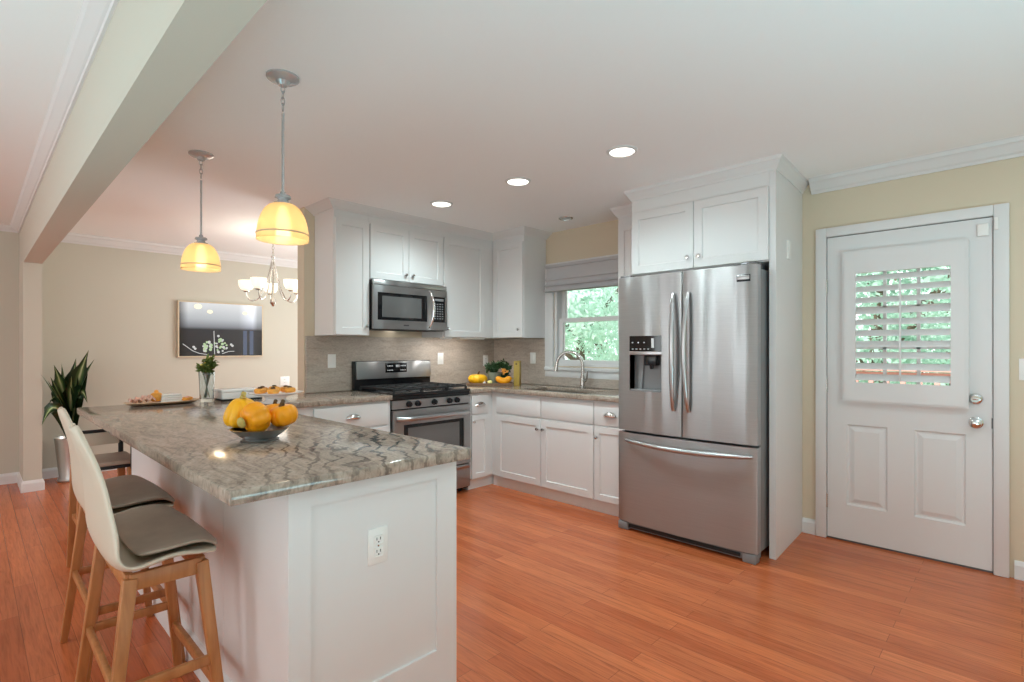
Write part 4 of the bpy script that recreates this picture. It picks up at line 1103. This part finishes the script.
# ------------------------------------------------------------------ floor plant by the pier
px, py = -6.66, .68
t = thing('potted_plant', 'striped broad-leaf plant in a tall silver planter against the dining wall', 'plant', (px, py, 0))
MB().lathe([(0, 0), (.092, 0), (.098, .012), (.084, .04), (.098, .20), (.116, .38), (.122, .42), (.116, .42), (.106, .39), (0, .38)], (px, py, 0), 32).build('planter', 'silver', t)
MB().lathe([(0, .385), (.105, .385), (.08, .40), (0, .405)], (px, py, 0), 20).build('soil', 'soil', t)
r_u, f_u = Vector((.718, .696, 0)), Vector((-.696, .718, 0))
LV = [(.095, 1.06, -.43, .07), (.075, .99, -.33, .08), (.0, 1.13, -.18, .13), (-.03, 1.14, -.06, .13), (.06, 1.19, .0, .14), (.20, 1.27, -.02, .13), (.24, 1.18, .0, .15), (.02, 1.02, -.24, .12), (.10, 1.02, -.10, .12), (.02, 1.10, -.12, .12), (.22, .79, -.06, .12), (.10, .70, -.42, .09), (.07, .76, -.32, .10)]
for k, (a, zt, dpt, wd) in enumerate(LV):
    base = Vector((px, py, .39)) ; end = base+r_u*a+f_u*dpt; end.z = zt
    pts = []; N_ = 12; droop = zt < .85
    for i in range(N_+1):
        s = i/N_; q = base.lerp(end, s)
        if droop: q.z = .39+(max(zt, .70)+.10-.39)*math.sin(s*PI*.72)/1.0*(.95) + (0 if zt > .7 else -(s**2)*.10); q.x = base.x+(end.x-base.x)*s**1.1; q.y = base.y+(end.y-base.y)*s**1.1
        else:
            hor = s**1.9; q.x = base.x+(end.x-base.x)*hor; q.y = base.y+(end.y-base.y)*hor
        pts.append(q)
    wds = [wd*max(.04, (.35+.9*math.sin(PI*min(1, i/N_)**.95)) if 0 < i < N_ else (.35 if i == 0 else .03)) for i in range(N_+1)]
    wds = [x_*(1 if i < N_-2 else (.6 if i == N_-2 else .35 if i == N_-1 else .1)) for i, x_ in enumerate(wds)]
    MB().blade(pts, wds, tuple(-f_u*(1 if k % 2 else .8)+r_u*(.5*(k % 3-1))+Vector((0, 0, .12))), .18).build('leaf', 'dracaena', t, angle=180, recalc=False)

# ------------------------------------------------------------------ things on the peninsula
CT = .9155


def ribbed(c, r_, h, k, depth=.1, tilt=None, n=48, nz=14, dimple=.12, pinch=0.0):
    """ribbed squash or pumpkin body around centre c"""
    m = MB(); R = []
    for i in range(1, nz):
        ph = PI*i/nz; zz = -math.cos(ph)*h/2; zz *= (1-dimple*(math.cos(ph)**6)); ring = []
        for j in range(n):
            a = 2*PI*j/n; rr_ = r_*math.sin(ph)**.75*(1-depth*(1-abs(math.cos(k*a/2)))*math.sin(ph)**.5)*(1-pinch*(zz/h))
            p = Vector((rr_*math.cos(a), rr_*math.sin(a), zz))
            if tilt is not None: p = tilt @ p
            ring.append(p+Vector(c))
        R.append(ring)
    return m.rings(R)


def stem_part(p, d_, r_, L_, parent, mt='stem'):
    p, d_ = Vector(p), Vector(d_).normalized()
    return MB().tube([p-d_*L_*.2, p+d_*L_*.35, p+d_*L_*.8+Vector((.004, 0, 0)), p+d_*L_+Vector((.008, 0, 0))], [r_*1.5, r_, r_*.8, r_], 9).build('stem', mt, parent)


bx, by = -2.174, .803
P_ = lambda a, b, z=CT: Vector((bx, by, z))+r_u*a+f_u*b
t = thing('fruit_bowl', 'low pewter bowl holding pumpkins on the peninsula', 'bowl', (bx, by, CT))
MB().lathe([(0, CT), (.068, CT), (.072, CT+.006), (.058, CT+.012), (.075, CT+.022), (.104, CT+.046), (.110, CT+.050), (.104, CT+.052), (.07, CT+.030), (0, CT+.022)], (bx, by, 0), 40).build('bowl_body', 'pewter', t)
rt_ = lambda ax, ang: Matrix.Rotation(math.radians(ang), 3, ax)
o = thing('pumpkin', 'big yellow-orange ribbed squash, tallest in the pewter bowl', 'pumpkin', P_(-.072, .005, CT+.035), 'pumpkins in the pewter bowl')
ribbed(P_(-.086, .030, CT+.108), .066, .128, 8, .12, rt_('Y', 8), pinch=.55).build('body', 'squash', o); stem_part(P_(-.082, .030, CT+.168), (0, 0, 1), .010, .016, o)
o = thing('pumpkin', 'orange squash lying in front in the pewter bowl, pale stem end showing', 'pumpkin', P_(.005, -.045, CT+.035), 'pumpkins in the pewter bowl')
tl = Vector((0, 0, 1)).rotation_difference((-f_u*.8-r_u*.55+Vector((0, 0, -.25))).normalized()).to_matrix()
ribbed(P_(.008, -.050, CT+.098), .062, .10, 7, .12, tl).build('body', 'pumpkin', o)
q = P_(.008, -.050, CT+.098)+(-f_u*.8-r_u*.55+Vector((0, 0, -.25))).normalized()*.055
MB().lathe([(0, .0), (.022, 0), (.020, .008), (.012, .014), (0, .016)], q, 14, tl).build('stem', 'stem', o)
o = thing('pumpkin', 'round orange pumpkin with a dark stem on the range side of the pewter bowl', 'pumpkin', P_(.085, .01, CT+.035), 'pumpkins in the pewter bowl')
ribbed(P_(.086, .018, CT+.098), .056, .090, 9, .13, rt_('X', 12)).build('body', 'pumpkin', o); stem_part(P_(.084, .008, CT+.138), (.2, 0, 1), .009, .018, o, 'stem_brown')
o = thing('pumpkin', 'small orange pumpkin peeking out behind the others in the pewter bowl', 'pumpkin', P_(.03, .06, CT+.035), 'pumpkins in the pewter bowl')
ribbed(P_(.020, .085, CT+.098), .050, .085, 8, .12, rt_('Y', -10)).build('body', 'pumpkin', o); stem_part(P_(.022, .084, CT+.134), (0, 0, 1), .008, .016, o, 'stem_brown')

# serving tray of food at the far end
tx, ty = -4.055, .885
T_ = lambda a, b, z=CT: Vector((tx, ty, z))+UY*a+UX*b
t = thing('serving_tray', 'long pale oval tray with a dark underside at the far end of the counter', 'tray', (tx, ty, CT))


def oval(a, b, z, n=40): return [Vector((tx+b*math.cos(2*PI*k/n), ty+a*math.sin(2*PI*k/n), z)) for k in range(n)]


MB().rings([oval(.17, .085, CT), oval(.19, .10, CT+.006)]).build('tray_foot', 'stem_brown', t)
MB().rings([oval(.185, .095, CT+.006), oval(.215, .120, CT+.020), oval(.212, .117, CT+.023), oval(.18, .09, CT+.012)]).build('tray_dish', 'tray_wood', t)
TZ = CT+.0125
for k in range(3):
    a = -.15+.035*k; o = thing('ham_slice', f'folded pink slice on the pale oval tray, {("at its tip", "between two others", "beside the bread roll")[k]}', 'food', T_(a, -.015, TZ), 'pink slices on the tray')
    m = MB(); rows = []
    for i in range(7):
        rows.append([m.bm.verts.new(T_(a+(-.03+.06*j/6), -.055+.10*i/6, TZ+.020+.010*math.sin(i*1.4+k)+.010*math.sin(j*1.9)+.006*k)) for j in range(7)])
    for r0, r1 in zip(rows, rows[1:]):
        for j in range(6): m.bm.faces.new((r0[j], r0[j+1], r1[j+1], r1[j]))
    s_ = m.build('slice', 'ham', o); s_.modifiers.new('thick', 'SOLIDIFY').thickness = .003
o = thing('bread_roll', 'small orange bread roll on the oval tray beside the white napkin stack', 'food', T_(-.035, -.02, TZ))
m = ribbed(T_(-.035, -.01, TZ+.036), .036, .068, 4, .05); m.build('roll', 'pastry', o)
MB().lathe([(0, 0), (.014, .0), (.012, .012), (.004, .017), (0, .017)], T_(-.035, -.01, TZ+.066), 12).build('topknot', 'pastry', o)
o = thing('napkin_stack', 'stack of folded white napkins on the oval tray', 'napkin', T_(.045, -.02, TZ))
m = MB()
for k in range(4): m.box(T_(-.018+.002*k, -.07, TZ+.001+.013*k), T_(.108-.002*k, .03, TZ+.0125+.013*k), .004)
m.build('folded_paper', 'paper', o)
for k, (a, b) in enumerate(((.130, .02), (.150, -.03))):
    o = thing('pastry', ('golden pastry at the vase end of the oval tray, nearer the tray rim', 'golden pastry at the vase end of the oval tray, tucked behind another')[k], 'food', T_(a, b, TZ), 'pastries on the oval tray')
    ribbed(T_(a, b, TZ+.014), .032, .027, 6, .14, dimple=.3).build('bun', 'pastry', o); ribbed(T_(a, b, TZ+.026), .012, .010, 5, .1, n=16, nz=6).build('filling', 'ham', o)

# glass vase of greenery
vx, vy = -4.005, 1.130
t = thing('glass_vase', 'clear glass vase standing between the tray and the white box', 'vase', (vx, vy, CT))
MB().lathe([(0, CT), (.042, CT), (.045, CT+.008), (.044, CT+.06), (.050, CT+.205), (.046, CT+.205), (.040, CT+.06), (.036, CT+.022), (0, CT+.020)], (vx, vy, 0), 28).build('vase_body', 'vase_glass', t)
o = thing('flower_bouquet', 'bunch of greenery with small yellow blooms in the glass vase', 'flowers', (vx, vy, CT+.03), )
rnd = random.Random(11); m = MB(); tips = []
for k in range(9):
    a = rnd.random()*2*PI; r2_ = .042*math.sqrt(rnd.random()); z = CT+.225+.06*rnd.random(); tips.append((vx+r2_*math.cos(a), vy+r2_*math.sin(a), z))
    m.tube([(vx-.018*math.cos(a), vy-.018*math.sin(a), CT+.03), (vx+.012*math.cos(a), vy+.012*math.sin(a), CT+.15), tips[-1]], .0028, 6)
m.build('stems', 'leaf', o)
m = MB()
for p in tips: m.leaves(p, (.026, .026, .024), 34, .034, rnd, shell=.2)
m.leaves((vx, vy, CT+.225), (.042, .042, .036), 150, .034, rnd, shell=.3)
m.build('foliage', 'leaf', o, smooth=False, recalc=False)
m = MB()
for p in tips: ribbed((0, 0, 0), .01, .01, 4).bm.free(); m.lathe([(0, -.008), (.008, -.005), (.010, .001), (.006, .007), (0, .009)], (p[0], p[1], p[2]+.018), 8)
m.build('blossoms', 'bloom', o)

# white box
wx, wy = -4.045, 1.345
t = thing('keepsake_box', 'low white box with a dark lower edge behind the vase', 'box', (wx, wy, CT))
MB().box((wx-.085, wy-.135, CT), (wx+.085, wy+.135, CT+.012), .003).build('box_base', 'black_matte', t)
MB().box((wx-.082, wy-.132, CT+.012), (wx+.082, wy+.132, CT+.058), .005).build('box_body', 'porcelain', t)
ldp = MB().box((wx-.086, wy-.136, CT+.058), (wx+.086, wy+.136, CT+.078), .005).build('lid', 'porcelain', t)
MB().cyl((wx+.086, wy, CT+.062), (wx+.096, wy, CT+.062), .006, n=12).build('clasp', 'nickel', ldp)

# pedestal plate with pastries
kx, ky = -3.62, 1.44
t = thing('cake_stand', 'white pedestal plate behind the pewter bowl', 'plate', (kx, ky, CT))
MB().lathe([(0, CT), (.085, CT), (.085, CT+.005), (.07, CT+.012), (.060, CT+.030), (.075, CT+.044), (.12, CT+.054), (.168, CT+.066), (.172, CT+.072), (.166, CT+.073), (.10, CT+.062), (0, CT+.060)], (kx, ky, 0), 44).build('stand_body', 'porcelain', t)
rnd = random.Random(5)
names = ('at the wall side', 'at the dining side', 'in the middle, tallest', 'over the front rim', 'at the bowl side', 'at the back rim')
for k, (a, b) in enumerate(((.085, .02), (-.10, .02), (-.01, .0), (.02, -.085), (-.075, -.065), (.03, .085))):
    c0 = Vector((kx, ky, CT+.062))+r_u*a+f_u*b
    o = thing('pastry', f'baked orange pastry on the white pedestal plate, {names[k]}', 'food', c0, 'pastries on the pedestal plate')
    ribbed(c0+Vector((0, 0, .022+.004*(k == 2))), .040, .044+.008*(k == 2), 5, .16, rt_('Y', rnd.uniform(-6, 6)), dimple=.3).build('bun', 'pastry', o)
    MB().lathe([(0, 0), (.016, 0), (.012, .008), (0, .010)], c0+Vector((0, 0, .040+.008*(k == 2))), 10).build('filling', 'stem_brown', o)

# ------------------------------------------------------------------ produce in the corner by the range
ux, uy = -3.77, 3.552
Q_ = lambda a, b, z=CT: Vector((ux, uy, z))+r_u*a+f_u*b
t = thing('wooden_tray', 'flat brown wooden tray under the produce in the counter corner', 'tray', Q_(0, 0))
m = MB()
R4 = [Q_(-.20, -.08), Q_(.24, -.08), Q_(.24, .12), Q_(-.20, .12)]
m.prism([(p.x, p.y) for p in R4], CT, CT+.016, .003); m.build('tray_board', 'brown_wood', t)
m = MB()
for a, b_ in ((0, 1), (1, 2), (2, 3), (3, 0)): m.bar(R4[a]+Vector((0, 0, .022)), R4[b_]+Vector((0, 0, .022)), .010, .014)
m.build('tray_lip', 'brown_wood', t)
PZ = CT+.0165
o = thing('pumpkin', 'flat orange pumpkin in the counter corner next to the range', 'pumpkin', Q_(-.105, 0, PZ))
ribbed(Q_(-.105, .02, PZ+.050), .098, .098, 10, .10).build('body', 'squash', o); stem_part(Q_(-.10, .02, PZ+.094), (.3, 0, 1), .009, .028, o, 'stem_brown')
o = thing('garlic_bulb', 'small white garlic bulb between the corner pumpkin and the lemon', 'food', Q_(-.035, -.06, PZ))
ribbed(Q_(-.035, -.06, PZ+.013), .016, .026, 6, .12, n=24, nz=8).build('bulb', 'garlic', o); stem_part(Q_(-.035, -.06, PZ+.025), (0, 0, 1), .003, .010, o, 'garlic')
o = thing('lemon', 'pale yellow lemon in the counter corner', 'food', Q_(.015, -.05, PZ))
m = MB().lathe([(0, -.030), (.006, -.026), (.016, -.018), (.021, 0), (.016, .018), (.006, .026), (0, .030)], Q_(.018, -.05, PZ+.0205), 18, Matrix.Rotation(PI/2, 3, 'Y')); m.build('fruit', 'lemon', o)
MB().lathe([(0, 0), (.004, 0), (.003, .004), (0, .005)], Q_(.018, -.05, PZ+.0205)+Vector((.029, 0, 0)), 8, Matrix.Rotation(PI/2, 3, 'Y')).build('stem', 'stem', o)
o = thing('gourd', 'peach-orange curved gourd lying in front of the ochre board', 'gourd', Q_(.15, -.03, PZ))
m = MB(); pts = []; rad = []
for i in range(13):
    s = i/12; pts.append(Q_(.075+.155*s, -.055, PZ+.046+.020*math.cos(2*PI*s)*.6)); rad.append(.012+.030*math.sin(PI*min(1, max(0, s)))**.7*(1-.35*math.sin(PI*s)**8))
m.tube(pts, [min(r_, .031) for r_ in rad], 18); m.build('body', 'pumpkin', o); stem_part(pts[-1], r_u, .006, .016, o)
o = thing('potted_herb', 'bushy dark green herb in a grey-green pot in the counter corner', 'plant', Q_(.075, .06, PZ))
hp = Q_(.060, .055, 0)
MB().lathe([(0, PZ), (.050, PZ), (.055, PZ+.01), (.068, PZ+.10), (.070, PZ+.115), (.064, PZ+.115), (.058, PZ+.10), (0, PZ+.095)], (hp.x, hp.y, 0), 28).build('pot', 'sage', o)
rnd = random.Random(21); m = MB()
for k in range(12):
    a = rnd.random()*2*PI; e2 = Vector((hp.x, hp.y, PZ+.17))+r_u*(rnd.uniform(-.09, .13))+f_u*rnd.uniform(-.05, .05)+Vector((0, 0, rnd.uniform(-.03, .04)))
    m.tube([(hp.x, hp.y, PZ+.09), (hp.x*.5+e2.x*.5, hp.y*.5+e2.y*.5, PZ+.15), tuple(e2)], .0025, 5)
m.build('stems', 'herb', o)
m = MB()
for a, b, z, r_ in ((-.05, 0, .16, .06), (.02, .0, .185, .065), (.085, .0, .19, .06), (.12, 0, .15, .045), (.10, -.02, .09, .04), (.0, .0, .145, .06)): m.leaves(Vector((hp.x, hp.y, PZ+z))+r_u*a+f_u*b, (r_, r_*.8, r_*.7), 150, .034, rnd, shell=.2)
m.build('foliage', 'herb', o, smooth=False, recalc=False)
m = MB()
for k in range(16):
    p = Vector((hp.x, hp.y, PZ+.07+.09*rnd.random()))+r_u*(.075+.06*rnd.random())+f_u*(-.055-.01*rnd.random()); m.lathe([(0, -.008), (.010, -.003), (.011, .003), (0, .009)], p, 8)
m.build('blossoms', 'pastry', o)
o = thing('cutting_board', 'upright ochre wooden board beside the corner produce', 'board', Q_(.245, .10))
a0, a1 = Q_(.255, -.02), Q_(.300, .10)
m = MB(); q4 = [Q_(.250, -.045), Q_(.305, -.045), Q_(.325, .085), Q_(.270, .085)]
m.prism([(p.x, p.y) for p in q4], CT, CT+.245, .004); m.build('board_body', 'ochre', o)
MB().cyl(Q_(.275, -.046, CT+.215), Q_(.275, -.049, CT+.215), .009, n=14).build('hang_hole', 'stem_brown', o)
